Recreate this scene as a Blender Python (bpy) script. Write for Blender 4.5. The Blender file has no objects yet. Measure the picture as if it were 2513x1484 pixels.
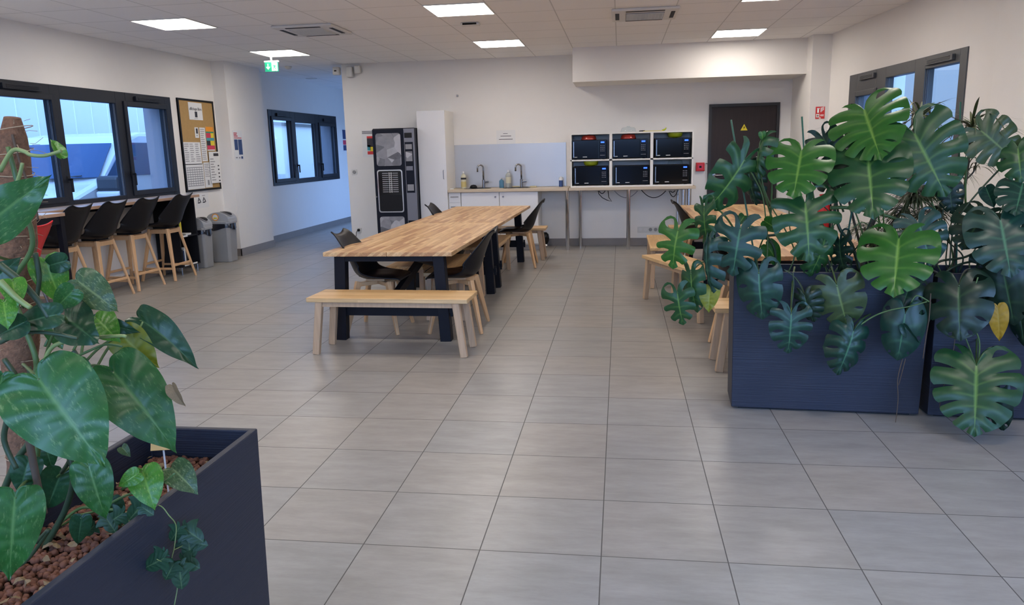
import bpy, bmesh, math, random
from mathutils import Vector, Matrix

random.seed(7)
PI = math.pi
SC = bpy.context.scene
COL = SC.collection

# ------------------------------------------------------------------ camera
PW, PH, FPX = 2513.0, 1484.0, 1859.457
YAW, PITCH, ROLL = -0.14398, 0.19914, -0.02416
CAM = Vector((0.0625, -2.5409, 1.4605))
_cy, _sy, _cp, _sp = math.cos(YAW), math.sin(YAW), math.cos(PITCH), math.sin(PITCH)
FW = Vector((_sy * _cp, _cy * _cp, -_sp))
_r0 = Vector((_cy, -_sy, 0)); _u0 = _r0.cross(FW)
RT = math.cos(ROLL) * _r0 + math.sin(ROLL) * _u0
UP = -math.sin(ROLL) * _r0 + math.cos(ROLL) * _u0
cd = bpy.data.cameras.new('camera'); cam = bpy.data.objects.new('camera', cd); COL.objects.link(cam)
cd.sensor_fit = 'HORIZONTAL'; cd.sensor_width = 36.0; cd.lens = FPX / PW * 36.0
cd.clip_start = 0.05; cd.clip_end = 200
m3 = Matrix((RT, UP, -FW)).transposed()
cam.matrix_world = Matrix.Translation(CAM) @ m3.to_4x4()
SC.camera = cam

def ray(px, py):
    return FW + RT * ((px - PW / 2) / FPX) - UP * ((py - PH / 2) / FPX)
def onY(px, py, y):
    d = ray(px, py); return CAM + d * ((y - CAM.y) / d.y)
def onX(px, py, x):
    d = ray(px, py); return CAM + d * ((x - CAM.x) / d.x)
def onZ(px, py, z):
    d = ray(px, py); return CAM + d * ((z - CAM.z) / d.z)

# ------------------------------------------------------------------ world, light, exposure
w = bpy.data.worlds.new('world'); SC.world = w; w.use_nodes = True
nt = w.node_tree; nt.nodes.clear()
wo = nt.nodes.new('ShaderNodeOutputWorld'); bg = nt.nodes.new('ShaderNodeBackground')
tc = nt.nodes.new('ShaderNodeTexCoord'); sx = nt.nodes.new('ShaderNodeSeparateXYZ'); cr = nt.nodes.new('ShaderNodeValToRGB')
nt.links.new(tc.outputs['Generated'], sx.inputs[0]); nt.links.new(sx.outputs['Z'], cr.inputs[0])
cr.color_ramp.elements[0].position = 0.0; cr.color_ramp.elements[0].color = (0.36, 0.58, 1.0, 1)
cr.color_ramp.elements[1].position = 0.7; cr.color_ramp.elements[1].color = (0.22, 0.42, 0.95, 1)
nt.links.new(cr.outputs[0], bg.inputs[0])
# the sky is brighter on the side behind the camera (boosted to add blue daylight on the walls)
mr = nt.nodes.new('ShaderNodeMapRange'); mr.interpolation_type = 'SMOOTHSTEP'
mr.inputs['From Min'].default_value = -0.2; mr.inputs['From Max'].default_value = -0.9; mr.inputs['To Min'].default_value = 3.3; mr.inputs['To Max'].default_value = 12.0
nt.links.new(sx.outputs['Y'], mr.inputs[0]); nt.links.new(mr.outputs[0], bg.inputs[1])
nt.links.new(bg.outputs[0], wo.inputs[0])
SC.view_settings.view_transform = 'Standard'
SC.view_settings.look = 'None'
SC.view_settings.gamma = 1.0
SC.view_settings.use_curve_mapping = False
SC.view_settings.exposure = 0.1
SC.cycles.use_denoising = True
SC.cycles.max_bounces = 8
SC.cycles.sample_clamp_indirect = 6.0
LAMP = 18.0

# ------------------------------------------------------------------ materials
MATS = {}
def mat(name, col=(0.8, 0.8, 0.8), rough=0.5, metal=0.0, spec=0.5, emit=None, estr=0.0, noise=0.0, nscale=8.0, bump=0.0, bscale=60.0, coat=0.0, trans=0.0, stretch=None, dark=None):
    m = bpy.data.materials.new(name); MATS[name] = m; m.use_nodes = True
    t = m.node_tree; b = t.nodes['Principled BSDF']
    c4 = (*col, 1)
    b.inputs['Base Color'].default_value = c4; b.inputs['Roughness'].default_value = rough
    b.inputs['Metallic'].default_value = metal; b.inputs['Specular IOR Level'].default_value = spec
    b.inputs['Coat Weight'].default_value = coat; b.inputs['Coat Roughness'].default_value = 0.15
    b.inputs['Transmission Weight'].default_value = trans
    if emit: b.inputs['Emission Color'].default_value = (*emit, 1); b.inputs['Emission Strength'].default_value = estr
    co = t.nodes.new('ShaderNodeTexCoord'); mp = t.nodes.new('ShaderNodeMapping')
    t.links.new(co.outputs['Object'], mp.inputs[0])
    if stretch: mp.inputs['Scale'].default_value = stretch
    n = t.nodes.new('ShaderNodeTexNoise'); n.inputs['Scale'].default_value = nscale; n.inputs['Detail'].default_value = 4
    t.links.new(mp.outputs[0], n.inputs[0])
    r = t.nodes.new('ShaderNodeMix'); r.data_type = 'RGBA'
    d = dark if dark else tuple(max(0, x * (1 - noise)) for x in col)
    hi = tuple(min(1, x * (1 + noise * .6)) for x in col) if not dark else col
    r.inputs['A'].default_value = (*d, 1); r.inputs['B'].default_value = (*hi, 1)
    t.links.new(n.outputs['Fac'], r.inputs['Factor'])
    t.links.new(r.outputs['Result'], b.inputs['Base Color'])
    if bump:
        n2 = t.nodes.new('ShaderNodeTexNoise'); n2.inputs['Scale'].default_value = bscale; n2.inputs['Detail'].default_value = 3
        t.links.new(mp.outputs[0], n2.inputs[0])
        bp = t.nodes.new('ShaderNodeBump'); bp.inputs['Strength'].default_value = bump; bp.inputs['Distance'].default_value = 0.004
        t.links.new(n2.outputs['Fac'], bp.inputs['Height']); t.links.new(bp.outputs[0], b.inputs['Normal'])
    return m

def N(t, kind, **kw):
    n = t.nodes.new(kind)
    for k, v in kw.items(): setattr(n, k, v)
    return n
def math_(t, op, a, b=None, clamp=False):
    n = t.nodes.new('ShaderNodeMath'); n.operation = op; n.use_clamp = clamp
    for i, v in enumerate((a, b)):
        if v is None: continue
        if isinstance(v, (int, float)): n.inputs[i].default_value = v
        else: t.links.new(v, n.inputs[i])
    return n.outputs[0]
def mixc(t, f, a, b):
    n = t.nodes.new('ShaderNodeMix'); n.data_type = 'RGBA'
    for k, v in (('Factor', f), ('A', a), ('B', b)):
        if isinstance(v, tuple): n.inputs[k].default_value = (*v, 1) if len(v) == 3 else v
        elif isinstance(v, (int, float)): n.inputs[k].default_value = v
        else: t.links.new(v, n.inputs[k])
    return n.outputs['Result']

def grid_nodes(t, pos, cx, cy, ox, oy, gap):
    s = N(t, 'ShaderNodeSeparateXYZ'); t.links.new(pos, s.inputs[0])
    u = math_(t, 'DIVIDE', math_(t, 'SUBTRACT', s.outputs[0], ox), cx)
    v = math_(t, 'DIVIDE', math_(t, 'SUBTRACT', s.outputs[1], oy), cy)
    fu = math_(t, 'ABSOLUTE', math_(t, 'SUBTRACT', math_(t, 'FRACT', u), 0.5))
    fv = math_(t, 'ABSOLUTE', math_(t, 'SUBTRACT', math_(t, 'FRACT', v), 0.5))
    line = math_(t, 'GREATER_THAN', math_(t, 'MAXIMUM', fu, math_(t, 'ADD', fv, 0.0)), 0.5 - gap / cx / 2)
    cm = N(t, 'ShaderNodeCombineXYZ'); t.links.new(math_(t, 'FLOOR', u), cm.inputs[0]); t.links.new(math_(t, 'FLOOR', v), cm.inputs[1])
    wn = N(t, 'ShaderNodeTexWhiteNoise'); wn.noise_dimensions = '3D'; t.links.new(cm.outputs[0], wn.inputs[0])
    return line, wn

# floor tiles
def floor_mat():
    m = mat('floor_tile', (0.3, 0.3, 0.3)); t = m.node_tree; b = t.nodes['Principled BSDF']
    g = N(t, 'ShaderNodeNewGeometry')
    line, wn = grid_nodes(t, g.outputs['Position'], 0.45, 0.45, 0, 0, 0.0042)
    mp = N(t, 'ShaderNodeMapping'); mp.inputs['Scale'].default_value = (1.3, 4.5, 1)
    off = N(t, 'ShaderNodeVectorMath', operation='MULTIPLY'); off.inputs[1].default_value = (13, 17, 0)
    t.links.new(wn.outputs['Color'], off.inputs[0])
    add = N(t, 'ShaderNodeVectorMath', operation='ADD'); t.links.new(g.outputs['Position'], add.inputs[0]); t.links.new(off.outputs[0], add.inputs[1])
    t.links.new(add.outputs[0], mp.inputs[0])
    n1 = N(t, 'ShaderNodeTexNoise'); n1.inputs['Scale'].default_value = 2.6; n1.inputs['Detail'].default_value = 8; n1.inputs['Roughness'].default_value = .62
    t.links.new(mp.outputs[0], n1.inputs[0])
    n2 = N(t, 'ShaderNodeTexNoise'); n2.inputs['Scale'].default_value = 9; n2.inputs['Detail'].default_value = 8; n2.inputs['Roughness'].default_value = .7
    t.links.new(mp.outputs[0], n2.inputs[0])
    f = math_(t, 'ADD', math_(t, 'MULTIPLY', n1.outputs['Fac'], .65), math_(t, 'MULTIPLY', n2.outputs['Fac'], .35))
    f = math_(t, 'MULTIPLY', math_(t, 'SUBTRACT', f, .34), 3.0, True)
    c = mixc(t, f, (0.228, 0.214, 0.196), (0.334, 0.318, 0.296))
    tint = mixc(t, wn.outputs['Value'], (0.93, 0.95, 0.97), (1.05, 1.0, 0.95))
    mul = N(t, 'ShaderNodeMix'); mul.data_type = 'RGBA'; mul.blend_type = 'MULTIPLY'; mul.inputs['Factor'].default_value = 1
    t.links.new(c, mul.inputs['A']); t.links.new(tint, mul.inputs['B'])
    c = mixc(t, line, mul.outputs['Result'], (0.075, 0.07, 0.062))
    t.links.new(c, b.inputs['Base Color'])
    t.links.new(math_(t, 'ADD', math_(t, 'ADD', math_(t, 'MULTIPLY', n2.outputs['Fac'], .12), .27), math_(t, 'MULTIPLY', line, .4)), b.inputs['Roughness'])
    bp = N(t, 'ShaderNodeBump'); bp.inputs['Strength'].default_value = .25; bp.inputs['Distance'].default_value = .002
    t.links.new(math_(t, 'SUBTRACT', math_(t, 'MULTIPLY', n2.outputs['Fac'], .25), line), bp.inputs['Height']); t.links.new(bp.outputs[0], b.inputs['Normal'])
    return m
floor_mat()
def ceiling_mat():
    m = mat('ceiling_tile', (0.6, 0.58, 0.55), .9); t = m.node_tree; b = t.nodes['Principled BSDF']
    g = N(t, 'ShaderNodeNewGeometry')
    line, wn = grid_nodes(t, g.outputs['Position'], 0.59, 0.615, -1.174, 4.70, 0.011)
    n2 = N(t, 'ShaderNodeTexNoise'); n2.inputs['Scale'].default_value = 140; t.links.new(g.outputs['Position'], n2.inputs[0])
    c = mixc(t, n2.outputs['Fac'], (0.86, 0.85, 0.86), (0.93, 0.93, 0.94))
    c = mixc(t, math_(t, 'MULTIPLY', wn.outputs['Value'], .12), c, (0.75, 0.75, 0.75))
    c = mixc(t, line, c, (0.60, 0.60, 0.61)); t.links.new(c, b.inputs['Base Color'])
    bp = N(t, 'ShaderNodeBump'); bp.inputs['Strength'].default_value = .4; bp.inputs['Distance'].default_value = .003
    t.links.new(line, bp.inputs['Height']); t.links.new(bp.outputs[0], b.inputs['Normal'])
ceiling_mat()
def wood_mat(name, c1, c2, c3, sw, sl, rough=.38):
    # butcher block staves along local X
    m = mat(name, c1, rough); t = m.node_tree; b = t.nodes['Principled BSDF']
    co = N(t, 'ShaderNodeTexCoord'); s = N(t, 'ShaderNodeSeparateXYZ'); t.links.new(co.outputs['Object'], s.inputs[0])
    yz = math_(t, 'ADD', s.outputs[1], math_(t, 'MULTIPLY', s.outputs[2], 1.37))
    row = math_(t, 'FLOOR', math_(t, 'DIVIDE', yz, sw))
    w1 = N(t, 'ShaderNodeTexWhiteNoise'); w1.noise_dimensions = '1D'; t.links.new(row, w1.inputs['W'])
    u = math_(t, 'FLOOR', math_(t, 'ADD', math_(t, 'DIVIDE', s.outputs[0], sl), math_(t, 'MULTIPLY', w1.outputs['Value'], 7.3)))
    cm = N(t, 'ShaderNodeCombineXYZ'); t.links.new(u, cm.inputs[0]); t.links.new(row, cm.inputs[1])
    wn = N(t, 'ShaderNodeTexWhiteNoise'); t.links.new(cm.outputs[0], wn.inputs[0])
    rp = N(t, 'ShaderNodeValToRGB'); t.links.new(wn.outputs['Value'], rp.inputs[0])
    e = rp.color_ramp.elements; e[0].color = (*c1, 1); e[1].color = (*c2, 1); e[1].position = 1; x = e.new(.5); x.color = (*c3, 1)
    mp = N(t, 'ShaderNodeMapping'); mp.inputs['Scale'].default_value = (1.5, 22, 22)
    off = N(t, 'ShaderNodeVectorMath', operation='MULTIPLY_ADD'); off.inputs[1].default_value = (5, 5, 5)
    t.links.new(wn.outputs['Color'], off.inputs[0]); t.links.new(co.outputs['Object'], off.inputs[2]); t.links.new(off.outputs[0], mp.inputs[0])
    n = N(t, 'ShaderNodeTexNoise'); n.inputs['Scale'].default_value = 3; n.inputs['Detail'].default_value = 5; t.links.new(mp.outputs[0], n.inputs[0])
    g = math_(t, 'MULTIPLY', math_(t, 'SUBTRACT', n.outputs['Fac'], .38), 2.2, True)
    c = mixc(t, math_(t, 'MULTIPLY', g, .55), rp.outputs[0], tuple(x * .52 for x in c1)); t.links.new(c, b.inputs['Base Color'])
wood_mat('acacia_top', (0.42, 0.215, 0.095), (0.74, 0.50, 0.26), (0.60, 0.37, 0.17), .036, .46, .40)
wood_mat('acacia_bench', (0.55, 0.33, 0.14), (0.72, 0.49, 0.25), (0.64, 0.41, 0.19), .05, .9, .45)

def rib_mat(name, col, sc, axis='Z'):
    m = mat(name, col, .5, noise=.12, nscale=3); t = m.node_tree; b = t.nodes['Principled BSDF']
    co = N(t, 'ShaderNodeTexCoord'); mp = N(t, 'ShaderNodeMapping'); mp.inputs['Scale'].default_value = (3, 3, sc)
    t.links.new(co.outputs['Object'], mp.inputs[0]); n = N(t, 'ShaderNodeTexNoise'); n.inputs['Scale'].default_value = 1; n.inputs['Detail'].default_value = 4
    t.links.new(mp.outputs[0], n.inputs[0])
    b.inputs['Specular IOR Level'].default_value = .35
    bp = N(t, 'ShaderNodeBump'); bp.inputs['Strength'].default_value = .6; bp.inputs['Distance'].default_value = .003
    t.links.new(n.outputs['Fac'], bp.inputs['Height']); t.links.new(bp.outputs[0], b.inputs['Normal'])
    return m
rib_mat('planter_grey', (0.022, 0.026, 0.042), 260)

mat('wall_paint', (0.80, 0.775, 0.745), .85, noise=.02, bump=.25, bscale=220)
mat('wall_outside', (0.62, 0.64, 0.66), .8, noise=.05)
mat('skirting', (0.23, 0.205, 0.19), .45, noise=.15, nscale=6)
mat('anthracite', (0.011, 0.014, 0.022), .5, spec=.3, noise=.1)
mat('anthracite_light', (0.07, 0.073, 0.078), .45, noise=.1)
mat('gasket', (0.10, 0.12, 0.15), .4)
m = mat('glass', (1, 1, 1), 0.0, trans=1.0)
def glass_mat():
    t = m.node_tree; t.nodes.clear(); o = N(t, 'ShaderNodeOutputMaterial'); a = N(t, 'ShaderNodeBsdfTransparent'); g = N(t, 'ShaderNodeBsdfGlossy')
    a.inputs[0].default_value = (.92, .96, .97, 1); g.inputs['Roughness'].default_value = .01
    lw = N(t, 'ShaderNodeLayerWeight'); mx = N(t, 'ShaderNodeMixShader')
    f = math_(t, 'ADD', math_(t, 'MULTIPLY', math_(t, 'POWER', lw.outputs['Facing'], 4.0), .6), .03)
    t.links.new(f, mx.inputs[0]); t.links.new(a.outputs[0], mx.inputs[1]); t.links.new(g.outputs[0], mx.inputs[2]); t.links.new(mx.outputs[0], o.inputs[0])
glass_mat()
mat('black_paint', (0.004, 0.0045, 0.009), .5, spec=.25, noise=.1)
mat('black_shell', (0.0045, 0.0045, 0.007), .40, spec=.3, noise=.05)
mat('red_shell', (0.62, 0.015, 0.02), .35)
mat('acacia_leg', (0.50, 0.34, 0.21), .5, noise=.28, nscale=4, stretch=(16, 16, 1.2))
mat('beech', (0.60, 0.36, 0.18), .45, noise=.16, nscale=5, stretch=(6, 6, 1))
mat('white_laminate', (0.74, 0.74, 0.76), .25, noise=.01)
mat('white_shelf', (0.76, 0.74, 0.70), .4)
mat('worktop', (0.58, 0.47, 0.34), .4, noise=.12, nscale=3, stretch=(1, 12, 12))
mat('oak_edge', (0.42, 0.26, 0.17), .5, noise=.2, nscale=3, stretch=(12, 1, 12))
mat('oak_top', (0.50, 0.42, 0.38), .25, noise=.12, nscale=3, stretch=(12, 1, 12))
mat('chrome', (0.65, 0.66, 0.68), .14, 1.0)
mat('steel', (0.30, 0.30, 0.31), .25, 1.0)
mat('alu_panel', (0.52, 0.51, 0.50), .32, .55, noise=.08, nscale=2)
mat('lamp_glow', (1, 1, 1), .5, emit=(1.0, 0.92, 0.83), estr=LAMP)
mat('lamp_frame', (0.7, 0.69, 0.67), .5)
mat('plastic_white', (0.66, 0.65, 0.62), .4)
mat('plastic_grey', (0.27, 0.27, 0.27), .42, noise=.05)
mat('plastic_lid', (0.32, 0.32, 0.32), .38)
mat('bin_bag', (0.012, 0.013, 0.02), .25, bump=1.0, bscale=18)
mat('black_gloss', (0.005, 0.005, 0.006), .10, spec=.35)
mat('black_matte', (0.008, 0.008, 0.010), .6, spec=.25)
mat('dark_door', (0.028, 0.019, 0.019), .5, spec=.3, noise=.35, nscale=3, stretch=(18, 18, 1))
mat('dark_frame', (0.012, 0.011, 0.013), .45)
mat('cork', (0.42, 0.26, 0.10), .9, noise=.12, nscale=30)
mat('paper', (0.74, 0.74, 0.74), .7)
mat('ink', (0.03, 0.03, 0.04), .7)
mat('ink_grey', (0.28, 0.28, 0.30), .7)
mat('ink_red', (0.5, 0.03, 0.04), .7)
mat('navy', (0.025, 0.05, 0.15), .6)
mat('orange', (0.80, 0.30, 0.02), .6)
mat('yellow', (0.75, 0.60, 0.03), .6)
mat('teal', (0.05, 0.32, 0.38), .6)
mat('magenta', (0.62, 0.04, 0.10), .6)
mat('exit_green', (0.0, 0.20, 0.11), .5, emit=(0.0, 0.4, 0.22), estr=.08)
mat('exit_white', (0.8, 0.85, 0.82), .5, emit=(0.8, 1, 0.9), estr=.15)
mat('sign_red', (0.62, 0.03, 0.03), .45)
mat('alarm_red', (0.55, 0.01, 0.015), .4)
mat('blue_led', (0.02, 0.05, 0.6), .4, emit=(0.03, 0.12, 1.0), estr=2.5)
mat('lid_red', (0.45, 0.04, 0.03), .15, noise=.1, coat=.6)
mat('lid_green', (0.42, 0.50, 0.02), .15, noise=.1, coat=.6)
mat('lid_clear', (0.8, 0.82, 0.84), .1, trans=.85)
mat('vend_black', (0.007, 0.009, 0.018), .45, spec=.18)
mat('soap_label', (0.62, 0.50, 0.20), .5)
mat('vend_silver', (0.22, 0.22, 0.25), .35, .6)
mat('bottle_cream', (0.62, 0.58, 0.42), .35)
mat('bottle_clear', (0.55, 0.56, 0.52), .25, trans=.3)
mat('bottle_blue', (0.12, 0.30, 0.45), .2, trans=.4)
mat('can_blue', (0.03, 0.07, 0.22), .35)
mat('sponge', (0.5, 0.42, 0.25), .9)
mat('van_white', (0.62, 0.64, 0.66), .22, coat=.6)
mat('van_glass', (0.02, 0.06, 0.14), .08, spec=.45)
mat('van_black', (0.03, 0.035, 0.045), .5)
mat('tyre', (0.012, 0.012, 0.012), .8)
mat('headlight', (0.3, 0.34, 0.4), .15, .6)
mat('cladding', (0.66, 0.68, 0.70), .5, noise=.03)
mat('hall_grey', (0.36, 0.32, 0.27), .7, noise=.04)
mat('hall_dark', (0.16, 0.2, 0.27), .7)
mat('asphalt', (0.14, 0.14, 0.145), .9, noise=.2)
mat('reveal_grey', (0.25, 0.26, 0.30), .7)
mat('soil', (0.065, 0.032, 0.018), .95, noise=.6, nscale=30, bump=1.0, bscale=40)
mat('pebble', (0.19, 0.075, 0.042), .85, noise=.55, nscale=18)
mat('dead_leaf', (0.24, 0.16, 0.08), .85, noise=.35, nscale=20)
mat('coir', (0.20, 0.095, 0.048), .95, noise=.75, nscale=120, bump=1.0, bscale=160)
mat('string', (0.42, 0.30, 0.18), .8)
mat('stake_green', (0.02, 0.10, 0.065), .5)
mat('tag_wood', (0.72, 0.46, 0.17), .6, noise=.1)
mat('petiole', (0.075, 0.135, 0.035), .45, noise=.3, nscale=12)
mat('petiole_dark', (0.03, 0.055, 0.022), .5, noise=.3, nscale=12)
mat('petiole_pale', (0.22, 0.28, 0.09), .45, noise=.3, nscale=12)
mat('root_brown', (0.10, 0.065, 0.04), .8, noise=.3)
mat('dracaena_stem', (0.09, 0.07, 0.05), .8, noise=.4, nscale=40)
mat('strap_leaf', (0.035, 0.075, 0.02), .4, noise=.4, nscale=9, dark=(0.11, 0.09, 0.04))
mat('strap_bright', (0.10, 0.19, 0.035), .4, noise=.4, nscale=9)

def leaf_mat(name, c, cv, c2=None, rough=.36, vari=0.0, vcol=(0.35, 0.45, 0.15), nsc=7, coat=.06):
    m = mat(name, c, rough); t = m.node_tree; b = t.nodes['Principled BSDF']
    b.inputs['Coat Weight'].default_value = coat; b.inputs['Coat Roughness'].default_value = .25; b.inputs['Specular IOR Level'].default_value = .38
    at = N(t, 'ShaderNodeAttribute'); at.attribute_name = 'vein'
    co = N(t, 'ShaderNodeTexCoord'); n = N(t, 'ShaderNodeTexNoise'); n.inputs['Scale'].default_value = nsc; n.inputs['Detail'].default_value = 3
    t.links.new(co.outputs['Object'], n.inputs[0])
    base = mixc(t, n.outputs['Fac'], tuple(x * .7 for x in c), c2 or tuple(x * 1.3 for x in c))
    if vari:
        mp = N(t, 'ShaderNodeMapping'); mp.inputs['Scale'].default_value = (1, .3, 1); mp.inputs['Rotation'].default_value = (0, 0, .7); t.links.new(co.outputs['Object'], mp.inputs[0])
        n3 = N(t, 'ShaderNodeTexNoise'); n3.inputs['Scale'].default_value = 24; n3.inputs['Detail'].default_value = 8; n3.inputs['Roughness'].default_value = .7; t.links.new(mp.outputs[0], n3.inputs[0])
        f = math_(t, 'MULTIPLY', math_(t, 'SUBTRACT', n3.outputs['Fac'], .60 - vari * .2), 6, True)
        base = mixc(t, f, base, vcol)
    c4 = mixc(t, at.outputs['Fac'], base, cv); t.links.new(c4, b.inputs['Base Color'])
    # thin-sheet translucency
    tr = N(t, 'ShaderNodeBsdfTranslucent'); t.links.new(c4, tr.inputs[0]); mx = N(t, 'ShaderNodeMixShader'); mx.inputs[0].default_value = .22
    out = [x for x in t.nodes if x.type == 'OUTPUT_MATERIAL'][0]
    t.links.new(b.outputs[0], mx.inputs[1]); t.links.new(tr.outputs[0], mx.inputs[2]); t.links.new(mx.outputs[0], out.inputs[0])
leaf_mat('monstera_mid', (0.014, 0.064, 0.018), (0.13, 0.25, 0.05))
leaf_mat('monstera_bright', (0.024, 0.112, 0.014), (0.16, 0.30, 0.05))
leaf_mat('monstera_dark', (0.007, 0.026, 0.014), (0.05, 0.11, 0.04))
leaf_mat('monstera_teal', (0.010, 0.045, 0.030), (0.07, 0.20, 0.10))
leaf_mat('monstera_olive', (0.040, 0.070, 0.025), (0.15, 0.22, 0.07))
leaf_mat('leaf_yellow', (0.42, 0.22, 0.01), (0.45, 0.30, 0.05), (0.50, 0.30, 0.02), .5)
leaf_mat('leaf_turning', (0.14, 0.20, 0.015), (0.25, 0.30, 0.05), (0.26, 0.26, 0.02), .4)
leaf_mat('pothos_mid', (0.026, 0.110, 0.022), (0.10, 0.22, 0.06), None, .32, .28, (0.16, 0.26, 0.09), 9)
leaf_mat('pothos_dark', (0.016, 0.060, 0.022), (0.06, 0.14, 0.06), None, .32, .12, (0.10, 0.17, 0.08), 9)
leaf_mat('pothos_bright', (0.060, 0.20, 0.018), (0.18, 0.36, 0.05), None, .35, .3, (0.35, 0.46, 0.10), 9)
leaf_mat('pothos_pale', (0.050, 0.10, 0.034), (0.22, 0.30, 0.12), None, .4, .35, (0.30, 0.36, 0.16), 9)
leaf_mat('ivy', (0.016, 0.058, 0.022), (0.10, 0.17, 0.07), None, .45)

# ------------------------------------------------------------------ mesh helpers
class MB:
    def __init__(s): s.bm = bmesh.new()
    def box(s, x0, x1, y0, y1, z0, z1, M=None):
        vs = [s.bm.verts.new((x, y, z)) for z in (z0, z1) for (x, y) in ((x0, y0), (x1, y0), (x1, y1), (x0, y1))]
        if M:
            for v in vs: v.co = M @ v.co
        for f in ((3, 2, 1, 0), (4, 5, 6, 7), (0, 1, 5, 4), (1, 2, 6, 5), (2, 3, 7, 6), (3, 0, 4, 7)): s.bm.faces.new([vs[i] for i in f])
        return s
    def beam(s, p0, p1, a0, b0, a1=None, b1=None, side=(1, 0, 0)):
        p0, p1 = Vector(p0), Vector(p1); a1 = a0 if a1 is None else a1; b1 = b0 if b1 is None else b1
        d = (p1 - p0).normalized(); x = Vector(side); x = (x - d * x.dot(d)).normalized(); y = d.cross(x)
        vs = []
        for p, a, b in ((p0, a0, b0), (p1, a1, b1)):
            for (i, j) in ((-1, -1), (1, -1), (1, 1), (-1, 1)): vs.append(s.bm.verts.new(p + x * a / 2 * i + y * b / 2 * j))
        for f in ((3, 2, 1, 0), (4, 5, 6, 7), (0, 1, 5, 4), (1, 2, 6, 5), (2, 3, 7, 6), (3, 0, 4, 7)): s.bm.faces.new([vs[i] for i in f])
        return s
    def tube(s, pts, r, seg=8, caps=True):
        pts = [Vector(p) for p in pts]; n = len(pts); rs = r if isinstance(r, (list, tuple)) else [r] * n
        up = None; rings = []
        for i, p in enumerate(pts):
            d = (pts[min(i + 1, n - 1)] - pts[max(i - 1, 0)]).normalized()
            if up is None: up = Vector((0, 0, 1)) if abs(d.z) < .9 else Vector((1, 0, 0))
            x = up - d * up.dot(d)
            if x.length < 1e-5: x = d.orthogonal()
            x.normalize(); up = x; y = d.cross(x)
            rings.append([s.bm.verts.new(p + (x * math.cos(2 * PI * k / seg) + y * math.sin(2 * PI * k / seg)) * rs[i]) for k in range(seg)])
        for i in range(n - 1):
            for k in range(seg): s.bm.faces.new((rings[i][k], rings[i][(k + 1) % seg], rings[i + 1][(k + 1) % seg], rings[i + 1][k]))
        if caps:
            s.bm.faces.new(rings[0][::-1]); s.bm.faces.new(rings[-1])
        return s
    def lathe(s, prof, c=(0, 0, 0), seg=20, sx=1, sy=1):
        rings = []
        for r, z in prof:
            rings.append([s.bm.verts.new((c[0] + sx * r * math.cos(2 * PI * k / seg), c[1] + sy * r * math.sin(2 * PI * k / seg), c[2] + z)) for k in range(seg)])
        for i in range(len(prof) - 1):
            for k in range(seg): s.bm.faces.new((rings[i][k], rings[i][(k + 1) % seg], rings[i + 1][(k + 1) % seg], rings[i + 1][k]))
        s.bm.faces.new(rings[0][::-1]); s.bm.faces.new(rings[-1]); return s
    def grid(s, fn, nu, nv):
        V = [[s.bm.verts.new(fn(i / nu, j / nv)) for j in range(nv + 1)] for i in range(nu + 1)]
        for i in range(nu):
            for j in range(nv): s.bm.faces.new((V[i][j], V[i + 1][j], V[i + 1][j + 1], V[i][j + 1]))
        return s
    def poly(s, pts, d):
        # closed outline extruded by vector d
        d = Vector(d); a = [s.bm.verts.new(p) for p in pts]; b = [s.bm.verts.new(Vector(p) + d) for p in pts]; n = len(pts)
        s.bm.faces.new(a[::-1]); s.bm.faces.new(b)
        for i in range(n): s.bm.faces.new((a[i], a[(i + 1) % n], b[(i + 1) % n], b[i]))
        return s
    def build(s, name, m, parent=None, bevel=0, smooth=False, solid=0, loc=None, sub=0, seg=2, off=-1):
        bmesh.ops.recalc_face_normals(s.bm, faces=s.bm.faces)
        me = bpy.data.meshes.new(name); 
        if smooth:
            for f in s.bm.faces: f.smooth = True
        s.bm.to_mesh(me); s.bm.free()
        me.materials.append(MATS[m] if isinstance(m, str) else m)
        o = bpy.data.objects.new(name, me); COL.objects.link(o)
        if parent: o.parent = parent
        if loc: o.location = loc
        if solid:
            md = o.modifiers.new('s', 'SOLIDIFY'); md.thickness = solid; md.offset = off
        if sub:
            md = o.modifiers.new('u', 'SUBSURF'); md.levels = sub; md.render_levels = sub
        if bevel:
            md = o.modifiers.new('b', 'BEVEL'); md.width = bevel; md.segments = seg; md.limit_method = 'ANGLE'; md.angle_limit = .7
        return o

def tag(o, label, cat, group=None, kind=None):
    if label: o['label'] = label
    if cat: o['category'] = cat
    if group: o['group'] = group
    if kind: o['kind'] = kind
    return o
def thing(name, label, cat, loc=(0, 0, 0), rz=0, group=None):
    o = bpy.data.objects.new(name, None); COL.objects.link(o); o.location = loc; o.rotation_euler = (0, 0, rz); o.empty_display_size = .1
    return tag(o, label, cat, group)
def struct(o): o['kind'] = 'structure'; return o
def dup(root, loc, rz, label=None):
    r = root.copy(); COL.objects.link(r); r.location = loc; r.rotation_euler = (0, 0, rz)
    if label: r['label'] = label
    for ch in list(root.children):
        c = ch.copy(); COL.objects.link(c); c.parent = r
        for g in list(ch.children):
            d = g.copy(); COL.objects.link(d); d.parent = c
    return r
def B(x0, x1, y0, y1, z0, z1, name, m, parent=None, bevel=0): return MB().box(x0, x1, y0, y1, z0, z1).build(name, m, parent, bevel)

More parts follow.
